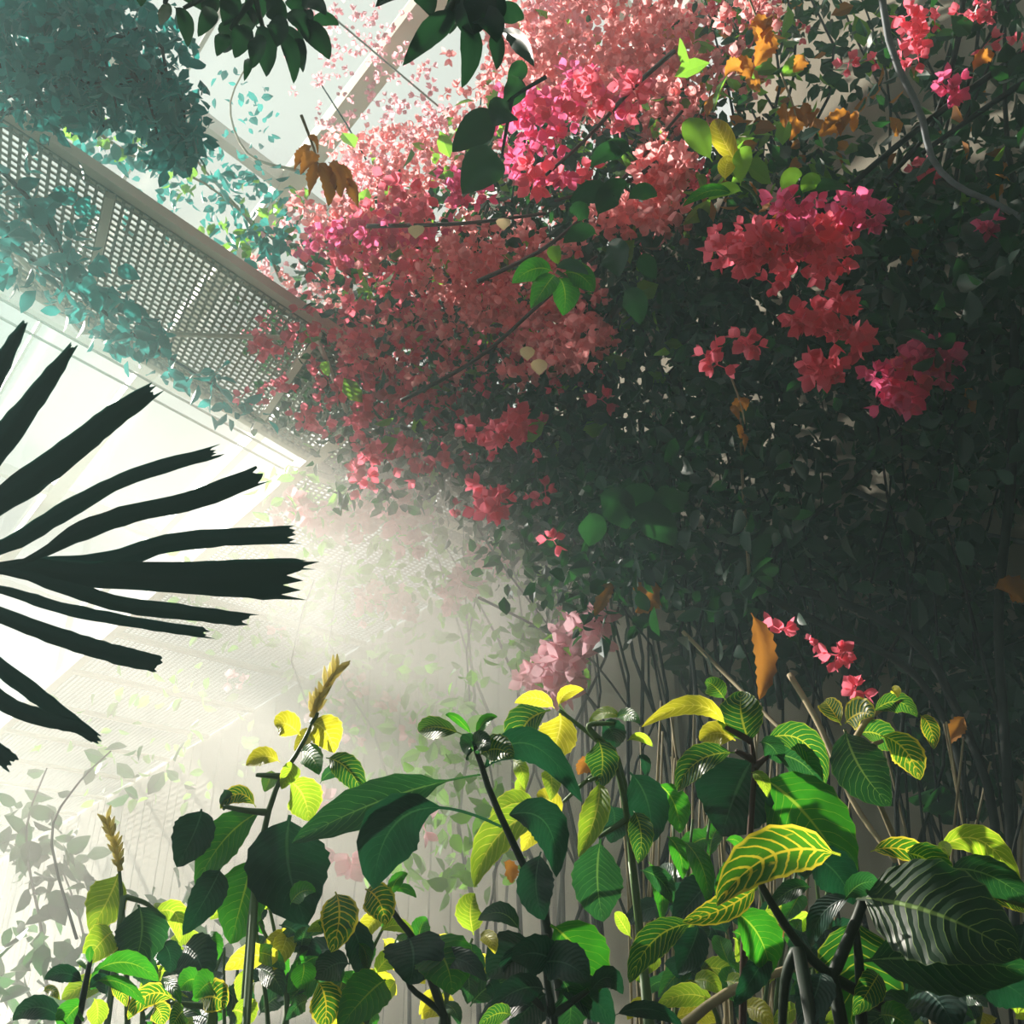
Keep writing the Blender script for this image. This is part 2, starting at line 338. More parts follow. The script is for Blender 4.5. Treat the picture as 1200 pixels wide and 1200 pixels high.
for i in range(len(A4) - 1):
    for j in range(len(CC) - 1):
        q = [rp(A4[i], CC[j], RZ + .06), rp(A4[i + 1], CC[j], RZ + .06), rp(A4[i + 1], CC[j + 1], RZ + .06), rp(A4[i], CC[j + 1], RZ + .06)]
        vs = [tuple(p) for p in q] + [tuple(p + Z * .008) for p in q]
        link('glass_pane', mesh('glass_pane', vs, [(3,2,1,0),(4,5,6,7),(0,1,5,4),(1,2,6,5),(2,3,7,6),(3,0,4,7)], MT['glass'], smooth=False), ceil)
        if i < 3:
            for f in (.33, .66):
                b = MB(); b.beam(rp(A4[i] + (A4[i + 1] - A4[i]) * f, CC[j]), rp(A4[i] + (A4[i + 1] - A4[i]) * f, CC[j + 1]), .03, .05); b.obj('glazing_bar', MT['bar'], ceil)
b = MB(); b.box((-1, -2.6, 9.3), (RT, Vector((0, 1, 0)), Z), (9, 2.9, .1)); b.obj('sky_blocker_slab', MT['dusk'], ceil)  # unseen slab added to cut the sky light from above and behind
# glazed end wall far left
b = MB(); b.beam(rp(AA[0], CC[-1], .5), rp(3.5, CC[-1], .5), .2, 1.0); wl = struct(b.obj('wall_left', MT['wall']))
for i in range(9):
    a = AA[0] + i * 1.36; b = MB(); b.beam(rp(a, CC[-1], 1), rp(a, CC[-1], RZ), .06, .09, RT); b.obj('glazing_bar', MT['bar'], wl)
    if i < 8:
        q0, q1 = rp(a, CC[-1], 0), rp(a + 1.36, CC[-1], 0)
        vs = [tuple(p + Z * z + D2 * d) for d in (0, .008) for p, z in ((q0, 1), (q1, 1), (q1, 7.95), (q0, 7.95))]
        link('glass_pane', mesh('glass_pane', vs, [(3,2,1,0),(4,5,6,7),(0,1,5,4),(1,2,6,5),(2,3,7,6),(3,0,4,7)], MT['glass'], smooth=False), wl)

# ------------------------------------------------------------------ the perforated catwalk (two legs)
def un(x, y, z):
    d = P(x, y, 1) - CAM; return CAM + d * ((z - CAM.z) / d.z)
def hit(a, d):                                       # follow a + t d to the wall
    return a + d * ((WC - .02 - a.dot(WN)) / d.dot(WN))
def lattice(name, c4, nx, ny, m, parent, hole=.62, th=.004):
    c4 = [np.array(c, dtype=float) for c in c4]
    def lines(n):
        e = (1 - hole) / 2; L_ = [0.0]
        for i in range(n): L_ += [(i + e) / n, (i + 1 - e) / n]
        return np.array(L_ + [1.0])
    u = lines(nx); v = lines(ny); A, B = len(u), len(v)
    uu, vv = np.meshgrid(u, v, indexing='ij'); uu = uu[..., None]; vv = vv[..., None]
    p = (1 - uu) * (1 - vv) * c4[0] + uu * (1 - vv) * c4[1] + uu * vv * c4[2] + (1 - uu) * vv * c4[3]
    p = p.reshape(-1, 3); top = p + np.array([0, 0, th]); n = len(p)
    i, j = np.meshgrid(np.arange(A - 1), np.arange(B - 1), indexing='ij'); hol = (i % 2 == 1) & (j % 2 == 1)
    s = (i * B + j)[~hol]; F1 = np.stack([s, s + 1, s + B + 1, s + B], 1); F2 = F1[:, ::-1] + n
    h = (i * B + j)[hol]; q = [h, h + 1, h + B + 1, h + B]
    SD = [np.stack([q[a], q[(a + 1) % 4], q[(a + 1) % 4] + n, q[a] + n], 1)[:, ::-1] for a in range(4)]
    Fa = np.concatenate([F1, F2] + SD).astype(np.int32); V = np.concatenate([p, top])
    me = D.meshes.new(name); me.vertices.add(len(V)); me.vertices.foreach_set('co', V.astype(np.float32).ravel())
    me.loops.add(Fa.size); me.loops.foreach_set('vertex_index', Fa.ravel()); me.polygons.add(len(Fa)); me.polygons.foreach_set('loop_start', np.arange(0, Fa.size, 4, dtype=np.int32))
    me.update(calc_edges=True); me.validate(); me.materials.append(m)
    return link(name, me, parent, kind=None)
DZ = 4.5
i0, i1 = un(0, 320, DZ), un(367, 540, DZ); o0, o1 = un(0, 138, DZ), un(323, 353, DZ)
d1 = (i1 - i0).normalized(); d1b = (o1 - o0).normalized()
ia, ib = i0 - d1 * .6, hit(i0, d1); oa, ob = o0 - d1b * .6, hit(o0, d1b)
walk = root('catwalk', 'overhead catwalk of perforated metal sheet with cream edge beams, turning a corner', 'catwalk', (0, 0, 0))
ln = (ib - ia).length
lattice('perforated_sheet', [ia, ib, ob, oa], int(ln / .036), 26, MT['perf'], walk)
g0, g1 = un(0, 858, DZ), un(290, 607, DZ); d2 = (g0 - g1).normalized()
ga = g1 - d2 * 1.3; gb = g1 + d2 * 12.0                 # free edge of the second leg; its other edge runs on the wall
def towall(p): return p + WN * (WC - .02 - p.dot(WN))
wdt = (towall(ga) - ga).length
lattice('perforated_sheet', [ga, gb, towall(gb), towall(ga)], int((gb - ga).length / .036), max(8, int(wdt / .036)), MT['perf'], walk)
for a, c, wd_, h, up in ((oa, ob, .08, .05, .03), (ia, ib, .07, .06, .03), (ga, gb, .07, .08, .03)):
    b = MB(); b.beam(a + Z * up, c + Z * up, wd_, h); b.obj('edge_beam', MT['steel'], walk)
n = int(ln / .95)
for k in range(n + 1):                                # cross joists and diagonal braces below the sheet
    f = k / n; pa = ia.lerp(ib, f); po = oa.lerp(ob, f)
    b = MB(); b.beam(pa - Z * .02, po - Z * .02, .035, .03); b.obj('joist', MT['steel'], walk)
    if k < n:
        f2 = (k + 1) / n; qa, qb = (pa, oa.lerp(ob, f2)) if k % 2 else (po, ia.lerp(ib, f2))
        b = MB(); b.tube([qa - Z * .05, qb - Z * .05], .012, 6); b.obj('brace', MT['steel'], walk)
for k in range(13):
    pa = ga + d2 * (k * .95 + .6); b = MB(); b.beam(pa - Z * .02, towall(pa) - Z * .02, .05, .03); b.obj('joist', MT['steel'], walk)
# thin cables strung under the glass
for (a, c, lab) in (((0, 350), (372, 556), 'upper of two thin cables running below the catwalk edge'), ((0, 372), (400, 586), 'lower of two thin cables running below the catwalk edge')):
    A_, B_ = un(*a, 4.75), un(*c, 4.75); dd_ = (B_ - A_).normalized(); b = MB(); b.tube([A_ - dd_ * 1.2, hit(A_, dd_)], .007, 5)
    o = b.obj('cable', MT['cable']); o['label'] = lab; o['category'] = 'cable'; o['group'] = 'cables under the roof'
for (a, c, lab) in (((390, 20), (520, 130), 'thin wire crossing the bright glass beside the pale pink flowers'),):
    b = MB(); A_, B_ = P(*a, 5.5), P(*c, 5.5); dd_ = (B_ - A_).normalized(); b.tube([A_ - dd_ * 3, B_ + dd_ * 1.2], .006, 5)
    o = b.obj('cable', MT['cable']); o['label'] = lab; o['category'] = 'cable'; o['group'] = 'cables under the roof'

# ------------------------------------------------------------------ vine pieces
def leaf_tpl(wid=.5, bend=.12, n=4):
    V = [(0, 0, 0)]; Fc = []
    for i in range(1, n):
        u = i / n; w_ = wid * .5 * math.sin(PI * u ** .85) ** .8; z = -bend * u * u
        V += [(-w_, u, z + w_ * .35), (0, u, z), (w_, u, z + w_ * .35)]
    V.append((0, 1, -bend)); e = len(V) - 1
    Fc += [(0, 2, 1), (0, 3, 2)]
    for i in range(n - 2):
        a = 1 + 3 * i; Fc += [(a, a + 1, a + 4, a + 3), (a + 1, a + 2, a + 5, a + 4)]
    a = e - 3; Fc += [(a, a + 1, e), (a + 1, a + 2, e)]
    return np.array(V), Fc
def rotm(d, roll):                                   # y axis along d
    d = Vector(d).normalized(); q = Vector((0, 1, 0)).rotation_difference(d) @ Quaternion((0, 1, 0), roll); return np.array(q.to_matrix()), q
def batch(tpl, mats):                                # copies of a template under (3x3, loc, scale)
    V0, F0 = tpl; V = []; Fc = []; n = 0
    for R_, p, s in mats:
        V.append(V0 @ R_.T * s + np.array(p)); Fc += [tuple(n + a for a in f) for f in F0]; n += len(V0)
    return np.concatenate(V), Fc
def flower_tpl(R, nf):
    """a head of bougainvillea: nf three-bract flowers round a ball"""
    lt = leaf_tpl(.80, -.30, 4); V = []; Fc = []; n = 0
    for k in range(nf):
        ax = Vector((R.gauss(0, 1), R.gauss(0, 1), R.gauss(0, 1))).normalized(); c = ax * (.20 * R.uniform(.45, 1.0)); c.z *= .8
        a = ax.orthogonal().normalized(); s = R.uniform(.26, .36); t0 = R.uniform(0, 6)
        for j in range(3):
            q = Quaternion(ax, t0 + j * 2 * PI / 3); d = ((q @ a) * .8 + ax * .65).normalized()
            sd = d.cross(ax).normalized(); nn = sd.cross(d); M3 = np.array(Matrix((sd, d, nn)).transposed())
            V.append(lt[0] @ M3.T * s + np.array(c)); Fc += [tuple(n + x for x in f) for f in lt[1]]; n += len(lt[0])
        V.append(np.array([tuple(-a * .02), tuple(a * .02), tuple(c + a * .012), tuple(c - a * .012)])); Fc.append((n, n + 1, n + 2, n + 3)); n += 4
    return np.concatenate(V), Fc
LT = leaf_tpl(.58, .15)
LT_small = leaf_tpl(.6, .1, 3)
FT = [flower_tpl(random, nf) for nf in (3, 4, 5, 6)]
FM = {c: [mesh('bract_cluster', [tuple(v) for v in t[0]], t[1], MT[c]) for t in FT] for c in ('magenta', 'red', 'pink', 'pale')}
LM = {c: mesh('vine_leaf', [tuple(v) for v in LT[0]], LT[1], MT[c]) for c in ('vine', 'vine_bright', 'dry', 'umbrella', 'tree', 'overhang', 'dry_pale', 'young')}
def walldepth(x, y):
    d = P(x, y, 1) - CAM; den = d.dot(WN); return min((WC - .12) / den, 7.2) if den > .25 else 7.2
def inel(e, R=random):
    while True:
        a, c = R.uniform(-1, 1), R.uniform(-1, 1)
        if a * a + c * c <= 1:
            if R.random() < .22: a *= 1.4; c *= 1.4
            return e[0] + a * e[2], e[1] + c * e[3]
def rdir(R=random, down=.5):
    return Vector((R.gauss(0, 1), R.gauss(0, 1), R.gauss(0, 1) - down)).normalized()
def foliage(parent, blobs, mkey, size, name='leaf', stuff_name='foliage', parts=0, down=.6, tpl=None, frac=True):
    """blobs: (cx, cy, rx, ry, count, near, far) in photo pixels; near/far as a fraction of the distance to the wall (or metres)"""
    items = []
    for e in blobs:
        for _ in range(e[4]):
            x, y = inel(e); t = random.uniform(e[5], e[6]) * (walldepth(x, y) if frac else 1)
            items.append((t, P(x, y, t)))
    items.sort(key=lambda q: q[0]); loc = np.array(parent.location)
    for t, p in items[:parts]:
        _, q = rotm(rdir(down=down), random.uniform(0, 6)); link(name, LM[mkey], parent, p - parent.location, q, size * random.uniform(.7, 1.35))
    ms = []
    for t, p in items[parts:]:
        R_, _ = rotm(rdir(down=down), random.uniform(0, 6)); ms.append((R_, np.array(p) - loc, size * random.uniform(.6, 1.35)))
    if ms:
        V, Fc = batch(tpl or LT_small, ms); link(stuff_name, mesh(stuff_name, V.tolist(), Fc, MT[mkey], smooth=False), parent, kind='stuff')
def flowers(parent, blobs, size, parts=0, frac=True):
    """blobs as above + colour key; nearest heads become parts, the rest one mass per colour"""
    items = []
    for e in blobs:
        for _ in range(e[4]):
            x, y = inel(e); t = random.uniform(e[5], e[6]) * (walldepth(x, y) if frac else 1)
            items.append((t, P(x, y, t), e[7], e[8] if len(e) > 8 else 1))
    items.sort(key=lambda q: q[0]); loc = np.array(parent.location); rest = {}
    for k, (t, p, c, sc) in enumerate(items):
        R_, q = rotm(rdir(down=0), random.uniform(0, 6)); s = size * sc * random.uniform(.75, 1.2)
        if k < parts: link('flower_cluster', FM[c][random.randrange(4)], parent, p - parent.location, q, s)
        else: rest.setdefault(c, []).append((R_, np.array(p) - loc, s))
    for c, ms in rest.items():
        V, Fc = batch(FT[1], ms); link('flower_mass', mesh('flower_mass', V.tolist(), Fc, MT[c], smooth=False), parent, kind='stuff')
def stems_between(parent, n, box, r, mkey='bark', up=True, frac=(.75, .96), lean=120):
    for _ in range(n):
        x = random.uniform(box[0], box[2]); y0 = box[3] + random.uniform(-40, 60); y1 = box[1] + random.uniform(-60, 80)
        x1 = x + random.gauss(0, lean); f = random.uniform(*frac); pts = []
        for k in range(5):
            u = k / 4; xx = x + (x1 - x) * u + random.gauss(0, 22); yy = y0 + (y1 - y0) * u; pts.append((xx, yy, walldepth(xx, yy) * f))
        stem(parent, pts, r * random.uniform(.6, 1.3), r * .35, MT[mkey], 9, k=5)

# ------------------------------------------------------------------ bougainvillea over the wall
B1 = root('bougainvillea', 'large climbing bougainvillea with masses of sunlit pink-red flowers, filling the top centre', 'bougainvillea', W(640, 700, .4) * 1.0)
B1.location.z = 0.0
near = [(620,160,38,50,22,.50,.56,'magenta'), (700,120,55,26,16,.50,.58,'red'), (648,212,35,14,6,.5,.56,'red'), (540,225,40,20,9,.52,.6,'magenta',.8), (470,240,50,22,12,.55,.65,'red'),
  (480,265,55,22,10,.55,.65,'magenta'), (400,280,50,30,14,.58,.68,'magenta'), (440,330,70,40,22,.58,.70,'red'), (520,320,70,50,22,.58,.72,'red'), (380,375,45,25,12,.6,.7,'red'),
  (325,395,35,22,8,.6,.7,'red'), (308,455,27,13,6,.62,.68,'red',.8), (357,488,18,10,3,.62,.68,'red',.8), (450,400,65,45,24,.6,.72,'red'), (520,430,60,40,20,.6,.72,'red'), (430,470,30,35,10,.6,.7,'red'),
  (460,545,48,22,16,.6,.68,'red'), (400,470,50,40,16,.62,.7,'red'), (480,480,60,30,18,.62,.7,'red'), (380,400,50,40,14,.62,.7,'red'), (530,545,30,15,6,.62,.68,'red',.8), (585,505,30,32,13,.55,.6,'red',1.05), (568,578,24,22,9,.54,.58,'red',1.05), (640,370,60,40,18,.6,.7,'red'),
  (610,330,50,40,10,.6,.75,'pink'), (600,415,50,30,14,.6,.72,'red',.8), (655,450,12,20,4,.6,.66,'red',.7), (632,495,6,6,1,.6,.62,'red',.8), (705,465,10,8,1,.6,.62,'red'), (632,580,9,9,2,.6,.62,'red',.7),
  (650,630,4,4,1,.6,.62,'red',.75), (627,535,8,6,1,.6,.62,'red',.6), (527,595,4,4,1,.6,.62,'red',.6), (690,110,40,30,8,.55,.6,'magenta')]
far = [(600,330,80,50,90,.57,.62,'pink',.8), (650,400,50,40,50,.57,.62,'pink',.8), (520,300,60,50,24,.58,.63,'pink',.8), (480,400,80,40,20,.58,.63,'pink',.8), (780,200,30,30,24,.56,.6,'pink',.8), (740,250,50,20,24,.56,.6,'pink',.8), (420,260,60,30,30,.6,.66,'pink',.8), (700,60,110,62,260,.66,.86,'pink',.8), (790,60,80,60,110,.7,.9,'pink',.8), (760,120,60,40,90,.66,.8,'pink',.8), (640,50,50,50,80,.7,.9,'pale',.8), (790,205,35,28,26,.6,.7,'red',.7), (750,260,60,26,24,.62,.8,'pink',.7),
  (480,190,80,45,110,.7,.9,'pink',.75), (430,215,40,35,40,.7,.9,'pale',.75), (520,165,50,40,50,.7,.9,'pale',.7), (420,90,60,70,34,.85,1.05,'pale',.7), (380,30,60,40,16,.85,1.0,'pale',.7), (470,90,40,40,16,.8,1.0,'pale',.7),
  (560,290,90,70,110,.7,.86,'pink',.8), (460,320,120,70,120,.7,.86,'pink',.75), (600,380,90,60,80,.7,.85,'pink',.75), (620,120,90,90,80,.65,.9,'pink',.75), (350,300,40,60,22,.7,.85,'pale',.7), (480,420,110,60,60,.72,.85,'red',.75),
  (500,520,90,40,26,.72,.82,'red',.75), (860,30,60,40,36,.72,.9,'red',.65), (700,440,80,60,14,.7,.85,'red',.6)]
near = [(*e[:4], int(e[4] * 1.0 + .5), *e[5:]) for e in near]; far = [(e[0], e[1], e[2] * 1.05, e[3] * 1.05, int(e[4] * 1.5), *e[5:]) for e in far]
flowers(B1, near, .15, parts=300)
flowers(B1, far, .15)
dk = [(760,300,130,70,720,.62,.92), (660,340,150,110,700,.66,.9), (560,300,150,90,500,.68,.9), (480,440,130,90,700,.66,.86), (620,500,110,110,900,.62,.9), (740,470,110,130,760,.6,.93),
      (690,620,90,100,800,.6,.9), (700,190,110,60,300,.62,.85), (640,200,100,60,200,.65,.85), (790,180,70,80,260,.66,.9), (420,300,80,60,200,.68,.85), (600,610,60,60,200,.66,.85), (840,600,110,120,700,.6,.95), (370,420,40,50,120,.68,.8)]
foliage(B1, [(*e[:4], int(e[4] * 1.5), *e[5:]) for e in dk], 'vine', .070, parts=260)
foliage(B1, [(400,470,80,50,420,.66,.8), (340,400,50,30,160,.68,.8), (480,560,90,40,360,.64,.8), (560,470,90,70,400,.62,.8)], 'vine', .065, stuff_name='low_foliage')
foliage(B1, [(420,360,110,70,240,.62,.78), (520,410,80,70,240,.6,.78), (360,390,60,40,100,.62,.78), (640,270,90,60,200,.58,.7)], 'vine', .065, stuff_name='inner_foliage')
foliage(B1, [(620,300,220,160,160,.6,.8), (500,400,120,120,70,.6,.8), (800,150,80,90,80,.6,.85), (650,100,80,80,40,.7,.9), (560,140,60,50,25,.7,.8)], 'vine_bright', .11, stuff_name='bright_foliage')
stems_between(B1, 24, (600, 420, 860, 1050), .009, frac=(.72, .95), lean=70)
stems_between(B1, 12, (480, 150, 820, 560), .012, frac=(.7, .85), lean=160)
for pp in (((560,330,3.8),(640,290,3.9),(720,220,3.8),(800,130,3.8)), ((790,60,3.8),(740,105,3.7),(690,160,3.7),(640,205,3.6)), ((430,265,4.2),(540,262,4.1),(640,250,4.0)), ((770,190,3.6),(730,215,3.6),(650,235,3.7)), ((470,470,4.0),(560,420,4.0),(640,350,3.9),(700,300,3.8))):
    stem(B1, pp, .010, .006, MT['stem_red'], 10, name='twig', k=5)
for i, (x, y, s) in enumerate(((487,280,.10),(632,440,.10),(618,423,.09),(590,270,.09))):   # faded cream bracts among the red
    link('faded_bract', LM['dry_pale'], B1, P(x, y, 3.4) - B1.location, Quaternion((1,0,0), 1.4), s)

B2 = root('bougainvillea', 'bougainvillea spray with large coral-red flower heads in front of the dark right-hand foliage', 'bougainvillea', W(1000, 600, .5)); B2.location.z = 0
cl = [(845,288,16,15,3,2.7,2.9,'red'), (880,290,30,24,8,2.7,2.9,'red'), (905,310,34,22,7,2.7,2.95,'red'), (935,250,28,26,8,2.7,2.9,'magenta'), (960,285,30,20,7,2.7,2.95,'red'), (1000,245,34,18,8,2.7,2.9,'magenta'), (965,305,14,8,2,2.7,2.8,'red'),
  (838,418,12,10,2,2.7,2.8,'red'), (872,402,14,7,2,2.7,2.8,'red'), (990,348,11,9,2,2.7,2.8,'red'), (945,380,18,12,4,2.7,2.8,'red'), (988,392,18,12,4,2.7,2.8,'red'), (960,436,22,14,5,2.7,2.8,'red'),
  (1090,425,24,24,8,2.7,2.85,'magenta'), (1070,445,26,16,4,2.7,2.85,'red'), (1036,440,12,10,2,2.7,2.8,'magenta'), (1055,470,14,10,2,2.7,2.8,'magenta'), (1155,268,9,7,1,2.7,2.8,'magenta'),
  (1060,22,12,14,3,3.2,3.4,'red'), (1065,60,12,18,4,3.2,3.4,'red',.9), (1023,75,8,8,1,3.2,3.3,'red'), (990,75,5,5,1,3.2,3.3,'red'), (1120,100,16,9,3,3.2,3.3,'magenta'), (1155,50,6,6,1,3.2,3.3,'red'), (1195,45,5,10,1,3.2,3.3,'red'), (1085,20,8,8,1,3.2,3.3,'red',.8),
  (1090,205,16,10,2,3.1,3.3,'red',.8), (908,740,6,10,1,2.6,2.7,'red',.9), (955,758,7,5,1,2.6,2.7,'red',.6), (982,775,10,9,2,2.6,2.65,'red',.9), (997,812,6,9,1,2.6,2.65,'red',.9), (880,15,30,12,6,3.3,3.5,'pink',.8), (1150,15,30,12,5,3.2,3.4,'red',.7)]
flowers(B2, [(*e[:4], int(e[4] * 1.3 + .6), *e[5:]) for e in cl], .118, parts=300, frac=False)
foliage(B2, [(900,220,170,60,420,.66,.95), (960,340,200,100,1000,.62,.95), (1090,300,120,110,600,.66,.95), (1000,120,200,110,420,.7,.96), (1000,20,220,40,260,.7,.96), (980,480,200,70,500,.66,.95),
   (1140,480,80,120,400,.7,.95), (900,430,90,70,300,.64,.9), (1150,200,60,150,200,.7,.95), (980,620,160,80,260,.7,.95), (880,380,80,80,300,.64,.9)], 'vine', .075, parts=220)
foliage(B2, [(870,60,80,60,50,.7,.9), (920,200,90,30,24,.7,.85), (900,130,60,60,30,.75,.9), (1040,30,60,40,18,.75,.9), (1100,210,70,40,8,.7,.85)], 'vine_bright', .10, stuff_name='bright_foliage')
stems_between(B2, 20, (850, 330, 1230, 1060), .007, frac=(.72, .97), lean=90)
stems_between(B2, 16, (850, -40, 1230, 420), .012, frac=(.72, .95), lean=170)
hero = [(((1030,-30,3.0),(1045,60,3.0),(1078,130,3.0),(1092,185,3.0),(1122,218,2.95),(1170,240,2.9),(1230,275,2.8)), .011, .009, 'bark_grey', 'long grey branch bending across'),
 (((1135,400,3.2),(1085,470,3.2),(1010,555,3.2),(940,615,3.2),(905,655,3.1),(902,720,3.0),(915,830,2.8)), .010, .009, 'bark', None),
 (((1230,40,3.3),(1130,110,3.3),(1040,180,3.3),(960,250,3.4)), .012, .009, 'bark', None), (((1240,70,3.0),(1150,130,3.1),(1080,180,3.2)), .011, .008, 'bark', None),
 (((1130,-20,3.4),(1120,60,3.4),(1090,150,3.4),(1040,210,3.4)), .010, .007, 'bark', None), (((990,570,3.4),(1080,610,3.4),(1180,632,3.2),(1240,640,3.1)), .012, .010, 'bark_grey', None),
 (((930,690,3.0),(1010,715,3.0),(1080,760,2.9),(1120,830,2.8),(1160,930,2.6),(1170,1040,2.5)), .014, .011, 'bark', None), (((900,700,3.0),(980,740,3.0),(1060,780,2.9),(1110,850,2.8),(1140,960,2.6)), .012, .010, 'bark', None),
 (((1190,380,2.8),(1185,560,2.8),(1170,720,2.8),(1180,900,2.6),(1190,1100,2.4)), .014, .012, 'bark', None), (((800,740,3.0),(850,790,2.9),(900,840,2.7),(960,900,2.5)), .006, .005, 'bark_tan', 'straw-coloured dry cane'),
 (((925,790,2.6),(960,850,2.5),(1000,940,2.4),(1050,1010,2.3)), .008, .006, 'bark_tan', 'straw-coloured dry cane'), (((880,700,3.2),(870,560,3.3),(868,490,3.3)), .006, .004, 'bark_tan', 'straw-coloured dry cane')]
for pp, r0, r1, mk, lab in hero: stem(B2, pp, r0, r1, MT[mk], 14, label=lab)

B3 = root('bougainvillea', 'pale pink bougainvillea trailing through the mist below the catwalk corner', 'bougainvillea', W(560, 900, .3)); B3.location.z = 0
flowers(B3, [(455,610,38,30,16,.70,.8,'pale'), (410,600,30,20,6,.75,.85,'pale'), (365,610,30,25,9,.75,.85,'pale'), (428,712,14,22,6,.78,.85,'pale',.8), (467,712,12,20,6,.78,.85,'pale',.8), (555,690,24,14,6,.74,.8,'pale',.8), (570,655,14,24,5,.74,.8,'pale',.7),
   (652,775,28,22,10,.72,.78,'pale',.9), (640,795,26,14,5,.72,.8,'pale',.9), (685,735,22,16,9,.72,.8,'pale',.9), (630,805,10,8,2,.74,.8,'pale',.7), (535,700,14,8,2,.74,.8,'pale',.7), (440,850,60,30,5,.78,.85,'pale',.6), (350,780,120,50,8,.8,.9,'pale',.6), (490,970,10,8,1,.7,.72,'pale',.8), (415,1000,8,8,1,.7,.72,'pale',.9), (380,940,16,10,2,.72,.75,'pale',.9)], .26, parts=90)
foliage(B3, [(430,600,90,50,160,.72,.9), (500,660,90,40,120,.74,.9), (600,720,80,60,150,.74,.92), (430,740,140,70,130,.78,.92), (480,860,110,90,240,.74,.9), (520,960,80,90,180,.7,.88), (330,700,120,60,100,.8,.92), (200,860,120,80,100,.8,.95), (650,760,50,50,90,.74,.9), (390,570,90,40,120,.74,.88)], 'vine_bright', .085, parts=120, name='leaf')
stems_between(B3, 10, (440, 640, 720, 1080), .010, frac=(.8, .95), lean=90)
for pp in (((560,700,4.6),(620,730,4.6),(690,770,4.4),(750,850,4.1)), ((545,590,4.8),(580,650,4.8),(640,730,4.7)), ((90,1100,4.2),(60,980,4.6),(90,920,4.8),(130,880,5))):
    stem(B3, pp, .007, .004, MT['bark'], 10, name='twig', k=5)

# ------------------------------------------------------------------ small-leaved tree and creeper around the catwalk, upper left
T1 = root('weeping_tree', 'dense small-leaved tree, hazy teal tint in its leaf colour, hanging into the upper left corner', 'tree', P(-150, 60, 3.4)); T1.location.z = 0
foliage(T1, [(50,40,80,60,760,2.8,3.8), (120,30,80,40,420,2.9,3.8), (150,110,66,36,480,2.9,3.7), (70,90,50,30,240,2.9,3.7), (20,0,100,30,300,2.8,3.8), (200,140,34,40,300,3.0,3.6), (215,175,22,22,140,3.0,3.5), (75,125,30,28,170,3.0,3.6), (20,95,30,40,110,3.0,3.6), (180,60,40,30,130,3.0,3.6)], 'tree', .050, parts=240, frac=False, down=.9)
for k in range(9):
    stem(T1, ((-150, 500, 3.4), (-140, 120, 3.4), (-60 + k * 8, 20 + k * 14, 3.3), (40 + k * 18, 40 + random.uniform(-30, 60), 3.2), (90 + k * 16, 60 + random.uniform(0, 110), 3.15)), .02, .003, MT['bark'], 12, name='branch', k=5)
b = MB(); q0 = P(-150, 500, 3.4); b.tube([(q0.x, q0.y, 0), (q0.x + .05, q0.y, 1.2), q0], [.07, .06, .03], 8); b.obj('trunk', MT['bark'], T1, T1.location, True)
T2 = root('creeper', 'leafy creeper trailing along and below the upper catwalk leg', 'creeper', un(-60, 240, DZ)); 
foliage(T2, [(*e[:4], int(e[4] * .6), *e[5:]) for e in [(30,230,40,60,60,3.3,3.9), (70,260,40,50,46,3.4,4.0), (60,320,60,24,80,3.4,4.0), (110,355,50,22,80,3.6,4.2), (165,400,36,24,80,3.8,4.3), (90,290,30,30,34,3.5,4.0), (230,440,40,12,40,4.2,4.6), (140,390,40,16,50,3.9,4.4), (10,260,20,60,40,3.3,3.7), (280,480,40,12,30,4.4,4.8)]], 'tree', .075, parts=150, frac=False, name='leaf')
for pp in (((-40,230,3.4),(20,290,3.5),(90,340,3.8),(160,395,4.1),(240,445,4.5),(300,490,4.8)), ((-30,170,3.4),(40,240,3.5),(70,290,3.6),(110,360,3.9))):
    stem(T2, pp, .010, .004, MT['bark'], 12, k=5)
T3 = root('creeper', 'loose backlit creeper above the catwalk beam, between the tree and the dry leaves', 'creeper', P(240, 200, 5.4))
foliage(T3, [(130,165,50,30,80,4.4,5.2), (240,215,64,34,80,4.8,5.8), (295,250,50,50,120,4.8,5.6), (315,280,20,20,50,4.8,5.2), (200,250,60,20,30,5,5.8), (280,120,36,50,28,6,7), (175,180,30,20,40,4.6,5.2), (310,150,30,40,14,6.2,7)], 'tree', .066, parts=160, frac=False)
foliage(T3, [(290,260,46,40,40,4.7,5.3), (110,160,60,20,24,4.4,5.2), (215,210,20,16,14,4.7,5.2), (340,230,20,20,8,4.9,5.4)], 'vine_bright', .065, frac=False, stuff_name='bright_foliage')
for pp in (((60,110,4.4),(150,180,4.7),(240,215,5.1),(330,290,5.2)), ((330,330,5.4),(300,270,5.2),(240,200,5.3),(200,150,5.4)), ((350,200,5.6),(290,180,5.8),(270,120,6.2),(300,60,6.4))):
    stem(T3, pp, .010, .004, MT['bark_tan'], 12, k=5)

